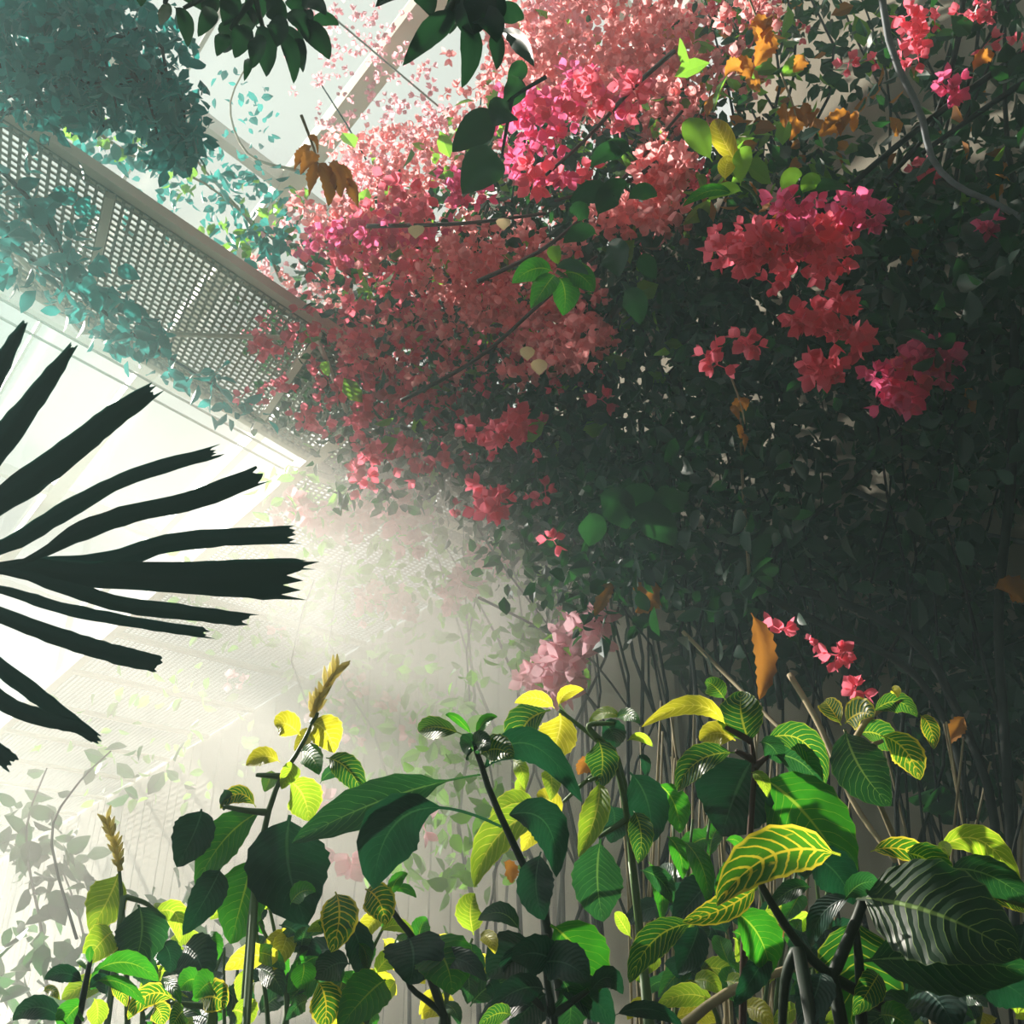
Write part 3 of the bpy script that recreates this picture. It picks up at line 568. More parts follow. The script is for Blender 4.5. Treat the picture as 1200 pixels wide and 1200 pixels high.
# ------------------------------------------------------------------ overhanging sprays of large dark leaves, top edge
def spray(label, base, stems_, leaves_, d, mk='overhang', cat='branch', shape=.95):
    r = root('overhanging_branch', label, cat, P(*base, d))
    for pp in stems_: stem(r, [(*p, d) for p in pp], .006, .0025, MT['stem_dark'], 8, k=5)
    for (b_, t_, w_) in leaves_:
        leaf(r, 'dark', b_, t_, w_, d, None, random.uniform(-.5, .5), random.uniform(-.06, .06), serr=.01, shape=shape, pet=.06).data.materials[0] = MT[mk]
    return r
spray('overhanging spray of many pointed dark leaves at the top edge, left of centre', (320, -60),
  [((320,-60),(300,-10),(310,40)), ((320,-60),(250,-10),(215,10)), ((320,-60),(350,0),(365,30)), ((310,-20),(280,20),(270,35)), ((200,-40),(196,-10),(193,5))],
  [((204,8),(220,55),17), ((193,2),(188,30),14), ((203,-5),(240,14),15), ((160,-8),(165,8),14), ((250,10),(232,43),18), ((270,20),(262,62),24), ((285,28),(275,68),22), ((290,68),(286,95),9), ((300,30),(312,90),26), ((325,35),(344,98),17), ((330,30),(355,85),20), ((350,30),(386,70),24),
   ((362,30),(397,30),14), ((350,5),(382,18),18), ((335,-8),(350,20),20), ((310,0),(330,34),24), ((290,-10),(300,30),24), ((270,-8),(262,30),22), ((240,-10),(245,24),20), ((300,40),(296,80),20), ((320,20),(325,55),22), ((345,45),(350,80),16), ((280,5),(290,40),22), ((335,15),(360,50),20), ((230,0),(210,-5),14), ((255,-15),(225,5),18), ((360,10),(350,50),18), ((262,40),(254,66),16)], 1.25)
spray('smaller dark spray with long rounded leaves at the top edge, centre', (560, -70),
  [((560,-70),(548,-20),(540,15)), ((548,-20),(520,20),(505,40)), ((548,0),(575,20),(590,35)), ((480,-60),(478,-20),(470,-5))],
  [((535,15),(472,77),26), ((545,20),(541,103),24), ((525,-5),(527,40),20), ((575,35),(582,82),17), ((585,38),(626,78),20), ((578,25),(614,22),22), ((556,15),(582,50),30), ((500,-22),(440,8),26), ((480,-25),(505,20),26), ((556,-20),(556,40),34), ((545,10),(520,30),24), ((560,-10),(598,-5),26), ((530,-15),(505,-18),24), ((535,0),(550,50),26), ((570,0),(590,20),24)], 1.15)
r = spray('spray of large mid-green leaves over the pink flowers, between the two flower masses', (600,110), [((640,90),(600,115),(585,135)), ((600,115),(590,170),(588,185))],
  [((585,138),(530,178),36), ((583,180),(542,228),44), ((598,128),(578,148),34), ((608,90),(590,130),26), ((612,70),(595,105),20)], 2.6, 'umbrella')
# umbrella plant and other broad leaves
def broad(label, hub, leaves_, d, mk, cat='foliage', tail=None):
    r = root('broad_leaf_spray', label, cat, P(*hub, d))
    stem(r, [(*p, d + .05) for p in (tail or (hub, (hub[0] + 14, hub[1] + 10), (hub[0] + 24, hub[1] + 30)))], .006, .004, MT['stem_green'], 8)
    for (b_, t_, w_, k_) in leaves_:
        leaf(r, 'green', b_, t_, w_, d, None, random.uniform(-.5, .5), random.uniform(-.06, .06), serr=.01, shape=.95).data.materials[0] = MT[k_ or mk]
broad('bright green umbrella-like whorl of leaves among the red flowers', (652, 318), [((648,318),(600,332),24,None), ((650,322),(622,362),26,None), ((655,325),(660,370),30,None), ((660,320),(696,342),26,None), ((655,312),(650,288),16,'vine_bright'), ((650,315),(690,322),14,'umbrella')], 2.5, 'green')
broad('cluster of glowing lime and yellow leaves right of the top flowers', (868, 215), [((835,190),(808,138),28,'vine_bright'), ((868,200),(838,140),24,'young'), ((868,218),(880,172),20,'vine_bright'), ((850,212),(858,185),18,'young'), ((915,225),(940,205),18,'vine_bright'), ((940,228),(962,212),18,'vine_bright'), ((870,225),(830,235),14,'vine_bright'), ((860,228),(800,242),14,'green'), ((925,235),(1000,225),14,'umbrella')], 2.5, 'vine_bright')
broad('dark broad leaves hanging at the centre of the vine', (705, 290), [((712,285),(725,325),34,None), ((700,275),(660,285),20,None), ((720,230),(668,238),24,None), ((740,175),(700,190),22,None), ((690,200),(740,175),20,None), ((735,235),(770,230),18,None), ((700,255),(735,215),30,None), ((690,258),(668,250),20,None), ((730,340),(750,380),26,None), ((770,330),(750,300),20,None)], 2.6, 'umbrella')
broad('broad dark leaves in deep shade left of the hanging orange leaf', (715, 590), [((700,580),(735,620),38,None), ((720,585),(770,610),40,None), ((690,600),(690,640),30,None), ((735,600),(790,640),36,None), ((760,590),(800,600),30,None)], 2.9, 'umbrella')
# ------------------------------------------------------------------ dry leaves caught in the vines
dry = [('curled dry orange leaf hanging alone above the spotted pot-leaf plants', (880,718), (890,820), 26, 2.6), ('flat orange dry leaf caught at the shaded stems, right of its darker neighbour', (775,690), (745,718), 34, 3.4), ('narrow orange dry leaf left of the flat one', (716,682), (697,722), 18, 3.4),
  ('dry leaf low on the right edge', (1165,690), (1200,705), 26, 2.6), ('orange dry leaf in the top right sunlight', (1140,85), (1165,65), 16, 3.2), ('brown dry leaf below the top flowers', (905,40), (885,78), 24, 3.2), ('yellow dry leaf at upper right', (942,65), (930,85), 20, 3.2),
  ('tan dry leaf hanging by the sunlit wall', (1000,140), (960,160), 24, 3.2), ('dark yellow dry leaf below the red cluster on the right', (1130,455), (1142,485), 16, 2.9), ('small orange dry leaf over the thin cane', (872,475), (862,480), 16, 3.0), ('orange dry leaf between centre plants', (690,888), (678,908), 20, 2.2),
  ('rusty dry leaf at the lower right corner', (1150,1165), (1200,1175), 26, 1.9), ('brown dry leaf behind the small yellow leaf tip', (1130,840), (1112,872), 18, 2.7), ('small orange dry leaf above the dark stem', (590,1010), (600,1035), 16, 2.2), ('brown dry leaf low among the tan canes', (916,1080), (908,1110), 14, 2.0), ('orange-brown leaf tucked above the left cluster of coral flowers', (905,255), (925,268), 24, 3.0)]
for lab, b_, t_, w_, d_ in dry:
    o = leaf(None, 'dark', b_, t_, w_, d_, None, random.uniform(-.6, .6), .05, serr=.12, wavy=.3, fold=.5, name='dry_leaf'); o.data.materials[0] = MT['dry']; o['label'] = lab; o['category'] = 'dry leaf'; o['group'] = 'dry leaves caught in the vines'
def drybunch(label, hub, lv, d):
    r = root('dry_leaf_bunch', label, 'dry leaves', P(*hub, d)); stem(r, [(hub[0] - 15, hub[1] - 40, d), (hub[0], hub[1], d), (hub[0] + 5, hub[1] + 25, d)], .004, .002, MT['bark_tan'], 6, k=5)
    for b_, t_, w_ in lv:
        o = leaf(r, 'dark', b_, t_, w_, d, None, random.uniform(-.7, .7), random.uniform(-.05, .05), serr=.1, wavy=.3, fold=.5); o.data.materials[0] = MT['dry']
drybunch('bunch of curled orange-brown leaves hanging against the bright glass', (368,175), [((362,170),(345,200),14), ((366,185),(362,230),14), ((372,190),(385,242),18), ((385,190),(400,232),20), ((370,180),(352,205),16), ((400,210),(420,244),14), ((360,160),(372,180),8), ((395,195),(412,222),12)], 2.4)
drybunch('bunch of amber leaves hanging in the upper right sunlight', (930,125), [((915,122),(920,150),16), ((925,125),(935,155),14), ((940,120),(945,150),16), ((935,140),(925,165),14), ((955,130),(950,150),14), ((990,135),(985,160),16), ((1000,130),(1000,155),14), ((985,140),(965,155),14)], 3.1)
drybunch('bunch of brown leaves above the amber bunch', (890,30), [((880,25),(895,52),24), ((900,20),(885,50),22), ((860,75),(880,92),20), ((870,80),(850,90),18), ((905,45),(890,60),18)], 3.2)
drybunch('small crumpled orange seed head on a straw cane in the shade', (868,472), [((866,470),(874,482),10), ((855,480),(866,492),8), ((862,500),(868,515),8), ((868,508),(872,530),7)], 3.0)

# ------------------------------------------------------------------ fan palm leaf at the left edge
PD = 1.25; palm = root('fan_palm_leaf', 'dark fan palm frond with blunt ragged leaflets reaching in from the left edge', 'palm leaf', P(-110, 668, PD))
def leaflet(pts, ws, jag, dz=0.0):
    """pts: pixel centreline from the hub; ws: widths at the points; ragged cut tip"""
    n = 26; c = spline([Vector((x, y, 0)) for x, y in pts], n); V = []; Fc = []; m = len(ws) - 1; nv = 8
    rg = random.Random(int(pts[-1][0] * 7 + pts[-1][1]))
    for i in range(n + 1):
        u = i / n; k = min(int(u * m), m - 1); f = u * m - k; w_ = ws[k] * (1 - f) + ws[k + 1] * f; w_ *= 1 + rg.uniform(-.05, .05)
        t = (c[min(i + 1, n)] - c[max(i - 1, 0)]).normalized(); s = Vector((-t.y, t.x, 0))
        for j in range(nv + 1):
            v = j / nv * 2 - 1; q = c[i] + s * (v * w_ / 2)
            if i == n: q = q + t * (rg.uniform(-.5, 1.0) * jag + (jag * .9 if j in (0, nv) and rg.random() < .5 else 0))
            if i < n and j in (0, nv): q = q + s * (v * rg.uniform(-.6, .9))
            ridge = (.5 if j % 2 else -.5) * w_ * .10 + .18 * w_ * abs(v)
            V.append(tuple(P(q.x, q.y, PD + dz + ridge / F * PD + .12 * (q.x / 350) ** 2) - palm.location))
    for i in range(n):
        for j in range(nv): a = i * (nv + 1) + j; Fc.append((a, a + 1, a + nv + 2, a + nv + 1))
    th = .002; k0 = len(V); V2 = [tuple(Vector(v) + FW * th) for v in V]; Fc2 = [tuple(reversed([a + k0 for a in f])) for f in Fc]
    link('leaflet', mesh('leaflet', V + V2, Fc + Fc2, MT['palm']), palm)
LFS = [([(-110,640),(-40,500),(28,378)], [8,22,34,24,6], 4), ([(-110,645),(-30,555),(30,480),(83,408)], [8,30,36,30,22,8], 6), ([(-110,655),(0,587),(80,530),(130,490),(177,458)], [8,26,34,32,28,26,16], 9),
  ([(-110,664),(0,642),(80,596),(150,560),(250,530)], [6,14,20,22,18,16,14], 12), ([(-105,667),(15,662),(90,625),(150,603),(230,585),(300,558)], [6,6,10,24,22,20,24,22], 10),
  ([(-105,668),(30,662),(120,660),(190,638),(260,630),(340,627)], [6,6,22,26,22,22,20,22], 9), ([(-105,668),(25,663),(80,672),(160,675),(250,678),(335,680)], [6,8,26,30,32,36,44,46], 22),
  ([(-100,668),(25,665),(140,668),(250,664),(350,661)], [6,6,12,14,14,14,14], 12), ([(-105,670),(0,668),(60,683),(140,708),(220,718),(285,726)], [6,8,14,18,18,18,16], 10),
  ([(-105,672),(5,692),(70,712),(160,730),(240,741)], [6,8,14,14,12,12], 9), ([(-105,674),(0,721),(80,750),(140,768),(185,778)], [6,16,20,22,22,20], 7),
  ([(-105,676),(-50,740),(10,790),(60,828),(112,866)], [6,12,20,20,18,12], 8), ([(-105,680),(-60,760),(0,820),(50,842),(92,852)], [6,14,20,20,18,14], 8), ([(-110,690),(-70,800),(-20,865),(12,893)], [6,14,20,20,20], 8)]
for k, l_ in enumerate(LFS): leaflet(*l_, dz=(.02 if k % 2 else -.01))
b = MB(); b.tube([P(-108, 668, PD), P(-260, 800, PD), P(-420, 1300, PD + .1)], [.008, .011, .013], 8); b.obj('petiole', MT['stem_green'], palm, palm.location, True)

# ------------------------------------------------------------------ sanchezia plants along the bottom
def plant(label, stems_, leaves_, d, sm='stem_green', cat='shrub', spikes=(), extra=None, r0=.006):
    b0 = stems_[0][0]; base = P(b0[0], b0[1], d); r = root('sanchezia', label, cat, base)
    low = MB(); foot = Vector((base.x + random.uniform(-.05, .05), base.y + .05, 0)); low.tube(spline([foot, foot.lerp(base, .5) + Vector((.03, 0, 0)), base], 6), [r0 * 1.5, r0 * 1.5, r0 * 1.4, r0 * 1.4, r0 * 1.3, r0 * 1.2, r0 * 1.1], 7)
    low.obj('stem', MT[sm], r, r.location, True)
    for pp in stems_:
        stem(r, [(x, y, d + (z if z else 0)) for x, y, z in [(*q, 0)[:3] for q in pp]], r0, r0 * .5, MT[sm], 10, k=7)
    for l_ in leaves_:
        m_, b_, t_, w_ = l_[:4]; kw = dict(l_[4]) if len(l_) > 4 else {}
        kw.setdefault('face', random.uniform(-.35, .35)); kw.setdefault('dd', random.uniform(-.10, .10) * d * .6)
        leaf(r, m_, b_, t_, w_, d, **kw)
    for pp in spikes:
        sp = stem(r, [(*q, d) for q in pp], .006, .003, MT['spike'], 8, name='flower_spike', label='pale dry flower spike')
        n = 9; c = spline([P(*q, d) for q in pp], n); b = MB(); rg = random
        for i in range(1, n + 1):
            for s_ in (-1, 1):
                dr = (RT * (s_ * .55) + (c[i] - c[i - 1]).normalized() * .9 + FW * rg.uniform(-.4, .4)).normalized(); L_ = .026 * rg.uniform(.7, 1.2)
                b.tube([c[i], c[i] + dr * L_ * .5, c[i] + dr * L_], [.003, .0045, .001], 5)
        b.obj('bud', MT['spike'], sp, r.location, True)
    return r
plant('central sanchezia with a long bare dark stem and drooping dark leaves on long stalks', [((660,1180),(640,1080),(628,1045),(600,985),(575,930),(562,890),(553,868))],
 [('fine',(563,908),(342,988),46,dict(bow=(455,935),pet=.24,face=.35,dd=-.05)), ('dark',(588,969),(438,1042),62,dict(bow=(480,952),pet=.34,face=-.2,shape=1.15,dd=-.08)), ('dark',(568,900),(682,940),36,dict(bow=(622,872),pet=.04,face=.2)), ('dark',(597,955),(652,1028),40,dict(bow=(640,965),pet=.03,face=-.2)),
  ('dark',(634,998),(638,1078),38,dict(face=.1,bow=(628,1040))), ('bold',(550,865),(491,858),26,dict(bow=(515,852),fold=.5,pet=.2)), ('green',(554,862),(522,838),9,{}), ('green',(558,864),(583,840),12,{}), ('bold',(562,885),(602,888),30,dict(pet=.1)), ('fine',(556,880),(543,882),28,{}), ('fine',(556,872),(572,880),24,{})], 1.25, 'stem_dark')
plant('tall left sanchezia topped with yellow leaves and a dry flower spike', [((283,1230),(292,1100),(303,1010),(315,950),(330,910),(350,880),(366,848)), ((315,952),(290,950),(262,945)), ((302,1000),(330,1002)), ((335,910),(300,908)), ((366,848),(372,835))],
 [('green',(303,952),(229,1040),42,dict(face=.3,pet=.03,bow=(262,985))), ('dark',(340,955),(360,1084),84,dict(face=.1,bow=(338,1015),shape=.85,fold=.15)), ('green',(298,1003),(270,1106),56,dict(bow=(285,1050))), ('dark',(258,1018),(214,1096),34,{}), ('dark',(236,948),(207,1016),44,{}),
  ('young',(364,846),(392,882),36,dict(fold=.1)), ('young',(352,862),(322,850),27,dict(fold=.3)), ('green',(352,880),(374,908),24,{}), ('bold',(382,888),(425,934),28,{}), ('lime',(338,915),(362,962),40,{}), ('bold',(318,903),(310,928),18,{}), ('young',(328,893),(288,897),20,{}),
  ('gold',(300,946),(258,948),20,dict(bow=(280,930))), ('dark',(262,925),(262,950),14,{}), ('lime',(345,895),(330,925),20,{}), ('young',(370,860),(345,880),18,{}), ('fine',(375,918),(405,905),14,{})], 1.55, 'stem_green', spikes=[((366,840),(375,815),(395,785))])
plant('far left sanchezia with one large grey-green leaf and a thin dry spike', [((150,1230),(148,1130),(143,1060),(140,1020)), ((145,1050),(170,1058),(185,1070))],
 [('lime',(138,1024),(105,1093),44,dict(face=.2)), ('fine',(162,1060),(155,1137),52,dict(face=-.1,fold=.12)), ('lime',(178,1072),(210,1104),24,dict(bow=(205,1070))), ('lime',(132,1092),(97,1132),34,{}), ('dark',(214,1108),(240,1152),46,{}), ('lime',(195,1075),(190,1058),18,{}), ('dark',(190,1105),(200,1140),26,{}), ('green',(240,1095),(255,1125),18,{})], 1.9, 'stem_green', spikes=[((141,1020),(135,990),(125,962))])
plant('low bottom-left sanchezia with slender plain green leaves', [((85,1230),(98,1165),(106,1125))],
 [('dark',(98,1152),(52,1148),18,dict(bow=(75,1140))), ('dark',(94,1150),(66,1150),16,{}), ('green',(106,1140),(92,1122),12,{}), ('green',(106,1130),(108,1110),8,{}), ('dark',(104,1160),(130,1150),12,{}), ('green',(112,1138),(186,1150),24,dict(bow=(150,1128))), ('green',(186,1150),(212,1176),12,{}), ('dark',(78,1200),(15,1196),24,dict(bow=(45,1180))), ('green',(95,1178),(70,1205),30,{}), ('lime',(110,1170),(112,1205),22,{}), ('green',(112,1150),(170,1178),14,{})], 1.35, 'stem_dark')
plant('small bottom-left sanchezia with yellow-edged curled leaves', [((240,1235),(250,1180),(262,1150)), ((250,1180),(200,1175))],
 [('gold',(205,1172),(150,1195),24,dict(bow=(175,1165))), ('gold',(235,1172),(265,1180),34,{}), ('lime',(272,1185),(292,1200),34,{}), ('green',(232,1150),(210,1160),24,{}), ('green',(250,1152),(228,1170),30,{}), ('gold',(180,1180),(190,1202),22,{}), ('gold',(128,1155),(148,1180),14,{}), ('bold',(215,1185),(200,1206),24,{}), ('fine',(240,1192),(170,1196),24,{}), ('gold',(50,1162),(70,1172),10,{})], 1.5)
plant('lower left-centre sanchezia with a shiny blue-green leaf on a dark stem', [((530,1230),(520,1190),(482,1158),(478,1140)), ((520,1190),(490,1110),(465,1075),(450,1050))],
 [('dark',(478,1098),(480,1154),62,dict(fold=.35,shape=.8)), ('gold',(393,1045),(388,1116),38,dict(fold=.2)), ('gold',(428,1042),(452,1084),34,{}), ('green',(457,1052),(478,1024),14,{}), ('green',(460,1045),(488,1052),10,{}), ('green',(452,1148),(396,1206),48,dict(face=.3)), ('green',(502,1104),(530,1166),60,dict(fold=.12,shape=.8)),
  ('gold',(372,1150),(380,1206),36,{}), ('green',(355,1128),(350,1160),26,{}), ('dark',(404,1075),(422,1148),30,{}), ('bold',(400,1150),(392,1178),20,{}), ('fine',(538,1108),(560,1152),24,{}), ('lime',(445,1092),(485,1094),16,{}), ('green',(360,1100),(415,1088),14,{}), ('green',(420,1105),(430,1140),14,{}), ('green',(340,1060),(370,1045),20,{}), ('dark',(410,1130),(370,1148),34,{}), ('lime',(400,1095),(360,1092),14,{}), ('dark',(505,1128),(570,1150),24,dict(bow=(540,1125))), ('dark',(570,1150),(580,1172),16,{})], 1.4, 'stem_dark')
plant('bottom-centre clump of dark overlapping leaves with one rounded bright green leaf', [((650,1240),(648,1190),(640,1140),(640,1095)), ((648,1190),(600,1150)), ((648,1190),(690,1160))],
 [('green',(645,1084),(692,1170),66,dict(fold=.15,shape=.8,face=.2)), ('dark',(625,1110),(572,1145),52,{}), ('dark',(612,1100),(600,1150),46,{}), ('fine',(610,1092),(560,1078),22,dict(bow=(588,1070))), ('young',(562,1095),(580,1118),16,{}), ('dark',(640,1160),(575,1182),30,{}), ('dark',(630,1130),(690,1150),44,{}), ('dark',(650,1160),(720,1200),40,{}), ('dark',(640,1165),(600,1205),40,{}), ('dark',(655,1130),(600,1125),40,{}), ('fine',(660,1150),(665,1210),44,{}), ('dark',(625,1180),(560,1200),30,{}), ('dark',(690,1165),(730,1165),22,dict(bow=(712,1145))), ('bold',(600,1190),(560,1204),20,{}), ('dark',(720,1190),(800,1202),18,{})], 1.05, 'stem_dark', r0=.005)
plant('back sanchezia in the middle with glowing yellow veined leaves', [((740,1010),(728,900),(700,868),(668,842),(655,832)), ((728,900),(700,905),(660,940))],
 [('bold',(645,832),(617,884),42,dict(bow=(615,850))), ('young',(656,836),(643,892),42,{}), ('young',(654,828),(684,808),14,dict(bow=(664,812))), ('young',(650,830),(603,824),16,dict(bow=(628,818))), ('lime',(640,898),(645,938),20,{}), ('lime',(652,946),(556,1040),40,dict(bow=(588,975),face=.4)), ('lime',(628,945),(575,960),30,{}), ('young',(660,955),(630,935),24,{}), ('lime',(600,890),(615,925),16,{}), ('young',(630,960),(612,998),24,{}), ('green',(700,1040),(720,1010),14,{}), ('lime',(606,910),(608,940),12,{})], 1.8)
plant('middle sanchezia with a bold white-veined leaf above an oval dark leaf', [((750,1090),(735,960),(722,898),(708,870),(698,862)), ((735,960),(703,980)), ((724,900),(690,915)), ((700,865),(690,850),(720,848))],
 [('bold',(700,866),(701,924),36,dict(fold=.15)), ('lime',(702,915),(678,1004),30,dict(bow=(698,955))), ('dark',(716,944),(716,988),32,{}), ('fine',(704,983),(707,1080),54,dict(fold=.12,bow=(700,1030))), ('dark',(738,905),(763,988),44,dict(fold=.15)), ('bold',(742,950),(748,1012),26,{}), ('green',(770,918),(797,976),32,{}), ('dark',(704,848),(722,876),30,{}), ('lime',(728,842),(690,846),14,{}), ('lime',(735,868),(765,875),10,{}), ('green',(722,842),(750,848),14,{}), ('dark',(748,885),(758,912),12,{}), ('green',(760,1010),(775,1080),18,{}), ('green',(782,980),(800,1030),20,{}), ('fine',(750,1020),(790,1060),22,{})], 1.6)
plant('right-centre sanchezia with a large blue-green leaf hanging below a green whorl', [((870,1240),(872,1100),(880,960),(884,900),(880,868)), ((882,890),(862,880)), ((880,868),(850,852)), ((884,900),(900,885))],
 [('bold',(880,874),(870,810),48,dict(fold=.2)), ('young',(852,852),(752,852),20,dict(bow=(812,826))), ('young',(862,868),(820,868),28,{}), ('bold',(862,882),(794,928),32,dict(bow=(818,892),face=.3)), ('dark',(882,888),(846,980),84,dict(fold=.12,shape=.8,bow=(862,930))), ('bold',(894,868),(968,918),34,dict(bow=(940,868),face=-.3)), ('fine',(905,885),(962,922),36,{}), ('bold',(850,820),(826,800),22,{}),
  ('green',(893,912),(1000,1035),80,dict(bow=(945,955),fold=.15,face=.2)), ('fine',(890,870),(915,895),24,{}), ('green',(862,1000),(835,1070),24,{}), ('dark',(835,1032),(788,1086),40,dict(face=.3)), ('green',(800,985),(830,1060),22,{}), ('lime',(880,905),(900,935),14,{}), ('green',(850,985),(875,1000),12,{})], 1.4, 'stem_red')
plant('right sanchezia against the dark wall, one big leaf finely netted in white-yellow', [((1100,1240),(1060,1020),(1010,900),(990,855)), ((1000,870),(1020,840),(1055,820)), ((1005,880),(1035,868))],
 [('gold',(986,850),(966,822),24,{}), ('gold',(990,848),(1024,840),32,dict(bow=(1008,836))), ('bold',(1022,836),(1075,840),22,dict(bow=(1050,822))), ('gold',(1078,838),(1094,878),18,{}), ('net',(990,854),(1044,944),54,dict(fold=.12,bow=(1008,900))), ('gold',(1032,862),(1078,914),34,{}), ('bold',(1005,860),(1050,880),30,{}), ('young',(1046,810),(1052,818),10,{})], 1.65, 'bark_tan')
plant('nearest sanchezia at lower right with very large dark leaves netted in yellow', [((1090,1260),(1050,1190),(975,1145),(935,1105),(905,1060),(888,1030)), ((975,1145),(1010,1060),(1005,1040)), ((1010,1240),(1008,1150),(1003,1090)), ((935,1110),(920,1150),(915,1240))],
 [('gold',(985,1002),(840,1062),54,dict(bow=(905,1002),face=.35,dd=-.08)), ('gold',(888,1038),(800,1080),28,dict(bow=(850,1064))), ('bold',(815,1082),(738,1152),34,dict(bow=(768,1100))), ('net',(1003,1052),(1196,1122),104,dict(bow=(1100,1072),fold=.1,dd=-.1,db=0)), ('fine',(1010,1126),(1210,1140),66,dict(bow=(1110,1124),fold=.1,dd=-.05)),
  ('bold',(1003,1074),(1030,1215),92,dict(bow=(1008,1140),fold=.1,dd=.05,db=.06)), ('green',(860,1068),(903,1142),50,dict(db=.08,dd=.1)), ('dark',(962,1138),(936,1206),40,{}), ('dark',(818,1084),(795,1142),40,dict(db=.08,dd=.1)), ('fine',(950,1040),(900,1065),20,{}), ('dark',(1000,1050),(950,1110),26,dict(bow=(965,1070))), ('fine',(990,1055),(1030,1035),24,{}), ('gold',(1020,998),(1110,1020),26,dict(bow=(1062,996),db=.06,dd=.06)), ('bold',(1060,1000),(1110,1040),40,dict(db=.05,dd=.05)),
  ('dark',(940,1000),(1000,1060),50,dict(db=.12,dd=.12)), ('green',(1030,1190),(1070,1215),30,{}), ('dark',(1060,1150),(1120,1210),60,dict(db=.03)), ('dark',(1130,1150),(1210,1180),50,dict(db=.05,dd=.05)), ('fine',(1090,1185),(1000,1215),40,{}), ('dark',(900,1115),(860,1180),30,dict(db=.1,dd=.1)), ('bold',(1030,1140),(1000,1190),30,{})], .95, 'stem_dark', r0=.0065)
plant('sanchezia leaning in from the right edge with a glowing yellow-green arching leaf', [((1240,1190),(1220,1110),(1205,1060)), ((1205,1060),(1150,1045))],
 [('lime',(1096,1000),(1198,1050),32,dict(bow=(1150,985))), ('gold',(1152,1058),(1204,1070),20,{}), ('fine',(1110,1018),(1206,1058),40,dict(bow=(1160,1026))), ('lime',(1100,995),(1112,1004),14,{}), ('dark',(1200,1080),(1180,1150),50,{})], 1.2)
# bright leaves low in the sun and a background row of the same shrub
plant('low sunlit seedlings with pale yellow-green leaves at the bottom right edge', [((1130,1260),(1125,1190),(1110,1165)), ((1125,1190),(1160,1170))],
 [('lime',(1070,1160),(1112,1164),12,{}), ('young',(1112,1165),(1108,1206),34,{}), ('lime',(1112,1160),(1080,1185),20,{}), ('young',(1150,1185),(1140,1206),30,{}), ('lime',(1180,1180),(1200,1195),20,{}), ('young',(1120,1175),(1150,1185),22,{}), ('lime',(1060,1195),(1100,1206),24,{})], 1.8)
plant('low yellow-striped sanchezia at the bottom between the dark clump and the tan canes', [((850,1260),(840,1190),(820,1165))],
 [('young',(760,1180),(735,1195),18,{}), ('lime',(838,1175),(770,1180),24,{}), ('young',(790,1195),(840,1198),22,{}), ('lime',(812,1150),(845,1165),20,{}), ('lime',(850,1150),(872,1172),22,{}), ('young',(870,1180),(905,1205),22,{}), ('lime',(775,1120),(745,1150),16,{}), ('green',(760,1160),(740,1120),16,{}), ('lime',(740,1100),(720,1070),14,{}), ('lime',(800,1120),(815,1080),12,{})], 1.8)
def backplant(label, cx, n, d, keys, spread=70, top=1060):
    sx = [((cx + random.uniform(-20, 20), 1260), (cx + random.uniform(-20, 20), 1170), (cx + random.uniform(-40, 40), top)) for _ in range(3)]; lv = []
    for k in range(n):
        b_ = (cx + random.uniform(-spread, spread) * .7, random.uniform(top - 5, 1190)); a = random.uniform(-2.6, -.5) if random.random() < .25 else random.uniform(.2, 2.9)
        l_ = random.uniform(34, 62); lv.append((random.choice(keys), b_, (b_[0] + math.cos(a) * l_, b_[1] + math.sin(a) * l_ * .8), l_ * random.uniform(.38, .5), {}))
    plant(label, sx, lv, d)
backplant('shrub behind the tall left sanchezia, leaning left', 330, 26, 2.0, ['lime', 'green', 'dark', 'fine', 'young'])
backplant('bright shrub behind the shiny blue-green leaf', 430, 22, 2.1, ['lime', 'green', 'young', 'dark'], 60, 1070)
backplant('dark shrub at the bottom left corner behind the slender green leaves', 180, 22, 2.2, ['green', 'dark', 'fine', 'lime'], 90, 1120)
backplant('shrub behind the oval dark leaf, right of the bare wall', 800, 24, 2.4, ['green', 'lime', 'dark', 'fine'], 60, 960)
backplant('shrub filling the gap under the nearest yellow-netted leaf', 900, 22, 2.1, ['green', 'lime', 'dark', 'dark'], 70, 1020)
backplant('dark shrub in the lower right corner', 1130, 26, 1.7, ['dark', 'dark', 'fine', 'green'], 80, 1110)
backplant('dark shrub below the large plain green leaf', 960, 20, 2.0, ['dark', 'green', 'fine'], 60, 990)
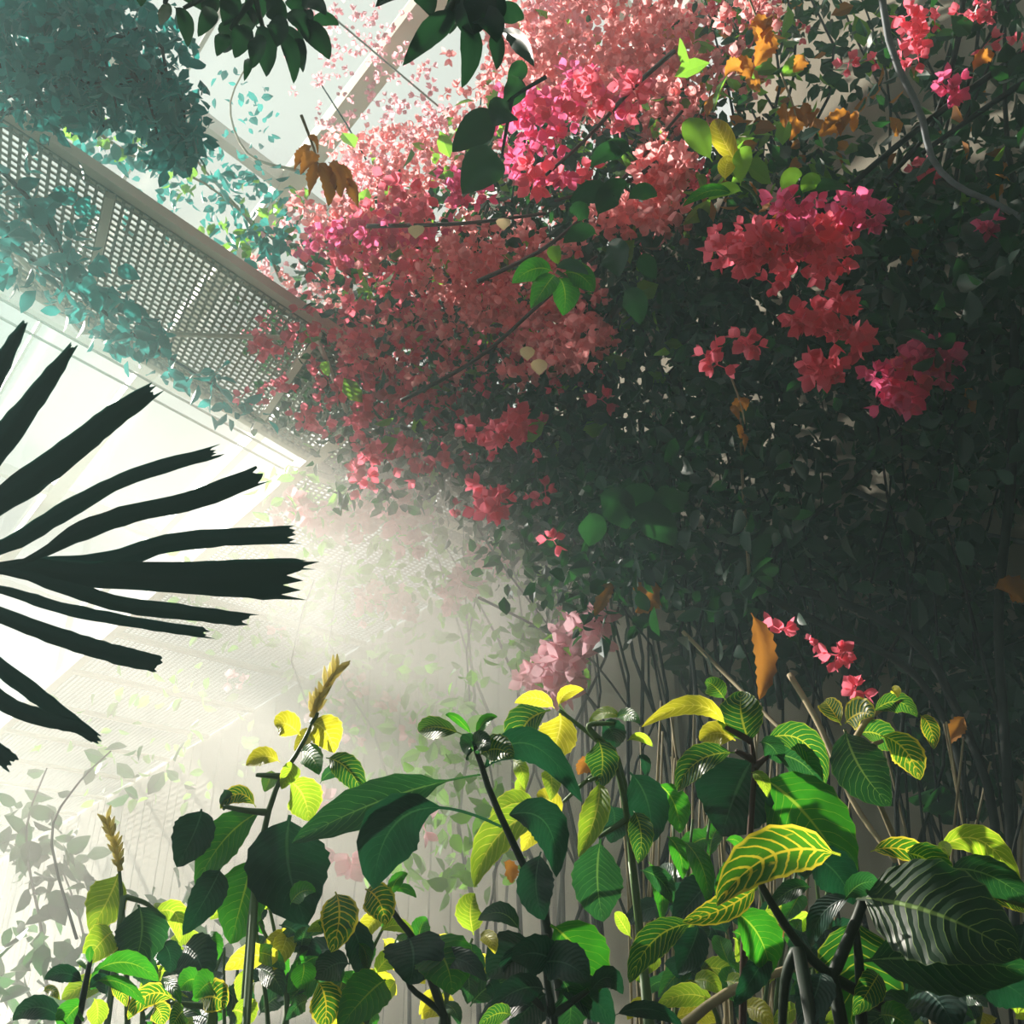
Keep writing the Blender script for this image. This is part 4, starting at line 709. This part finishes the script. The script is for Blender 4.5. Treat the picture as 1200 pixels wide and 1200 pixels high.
# dry canes standing between the shrubs and the wall
CN = root('dry_canes', 'thicket of thin straw-coloured canes standing behind the right-centre shrubs', 'canes', (P(840, 1200, 2.8).x, P(840, 1200, 2.8).y, 0))
for k in range(34):
    x = random.uniform(740, 960); t = random.uniform(2.5, 3.2); dx = random.gauss(0, 40)
    stem(CN, ((x, 1260, t), (x + dx * .5, 1080, t), (x + dx, random.uniform(820, 960), t)), .005 * random.uniform(.7, 1.5), .003, MT['bark_tan'], 6, name='cane', k=5)
for k in range(16):
    x = random.uniform(1040, 1210); t = random.uniform(2.4, 3.0); stem(CN, ((x, 1240, t), (x - 10, 1050, t), (x + random.gauss(-10, 30), random.uniform(820, 930), t)), .006, .003, MT['bark_tan'] if k % 3 == 0 else MT['bark'], 6, name='cane', k=5)
b = MB(); b.tube(px_path([(790,1212,1.6),(845,1168,1.6),(905,1142,1.65),(950,1130,1.7)], 8), [.009,.009,.008,.008,.008,.007,.007,.006,.005], 7); o = b.obj('fallen_stick', MT['bark_tan'], smooth=True); o['label'] = 'bare tan stick lying diagonally at the bottom, left of the striped leaf'; o['category'] = 'stick'

foliage(B2, [(900,100,110,100,60,.66,.9), (1080,180,110,110,34,.7,.9), (880,240,80,30,16,.64,.8)], 'dry', .085, stuff_name='withered_leaves')
# plants dissolving in the mist at the lower left
G1 = root('shrub', 'blue-grey shrub half dissolved in the mist at the far left, above the bottom corner', 'shrub', (P(60, 1240, 5.1).x, P(60, 1240, 5.1).y, 0))
foliage(G1, [(60,1010,50,40,50,5.0,5.6), (30,950,30,40,20,5.1,5.7), (90,1090,80,50,60,4.9,5.5), (250,1060,90,60,40,4.9,5.4), (40,1150,60,50,60,4.5,5.1), (160,900,60,30,14,5.2,5.6)], 'vine', .115, parts=170, frac=False)
for pp in (((60,1240,5.1),(50,1100,5.1),(30,980,5.1),(55,900,5.2)), ((60,1240,5.1),(100,1120,5.2),(70,1010,5.2)), ((60,1240,5.1),(160,1130,5.2),(250,1060,5.1))): stem(G1, pp, .010, .004, MT['bark'], 10, k=5)
G1b = MB(); q0 = P(60, 1240, 5.1); G1b.tube([(q0.x, q0.y, 0), q0], [.02, .014], 6); G1b.obj('stem', MT['bark'], G1, G1.location, True)
backplant('pale back row shrub right of the far left spiked plant, in front of the mist', 255, 20, 2.5, ['lime', 'green', 'dark', 'fine'], 90, 1110)
backplant('bright low shrub between the bare dark stem and the shiny leaf', 520, 20, 2.3, ['lime', 'green', 'young', 'fine'], 60, 1100)
backplant('low green shrub just left of the bright seedlings', 1010, 20, 1.9, ['green', 'dark', 'lime'], 60, 1120)

foliage(B2, [(1000,700,190,90,520,.84,.97), (880,740,90,80,220,.84,.96), (1130,820,80,140,300,.84,.96)], 'vine', .10, stuff_name='shade_filler_leaves')  # dark leaves added as filler where the wall lies in deep shade

foliage(B2, [(1330,150,130,200,500,.66,.96), (1330,480,130,180,500,.66,.96), (1300,780,110,160,260,.8,.96)], 'vine', .085, stuff_name='side_foliage')
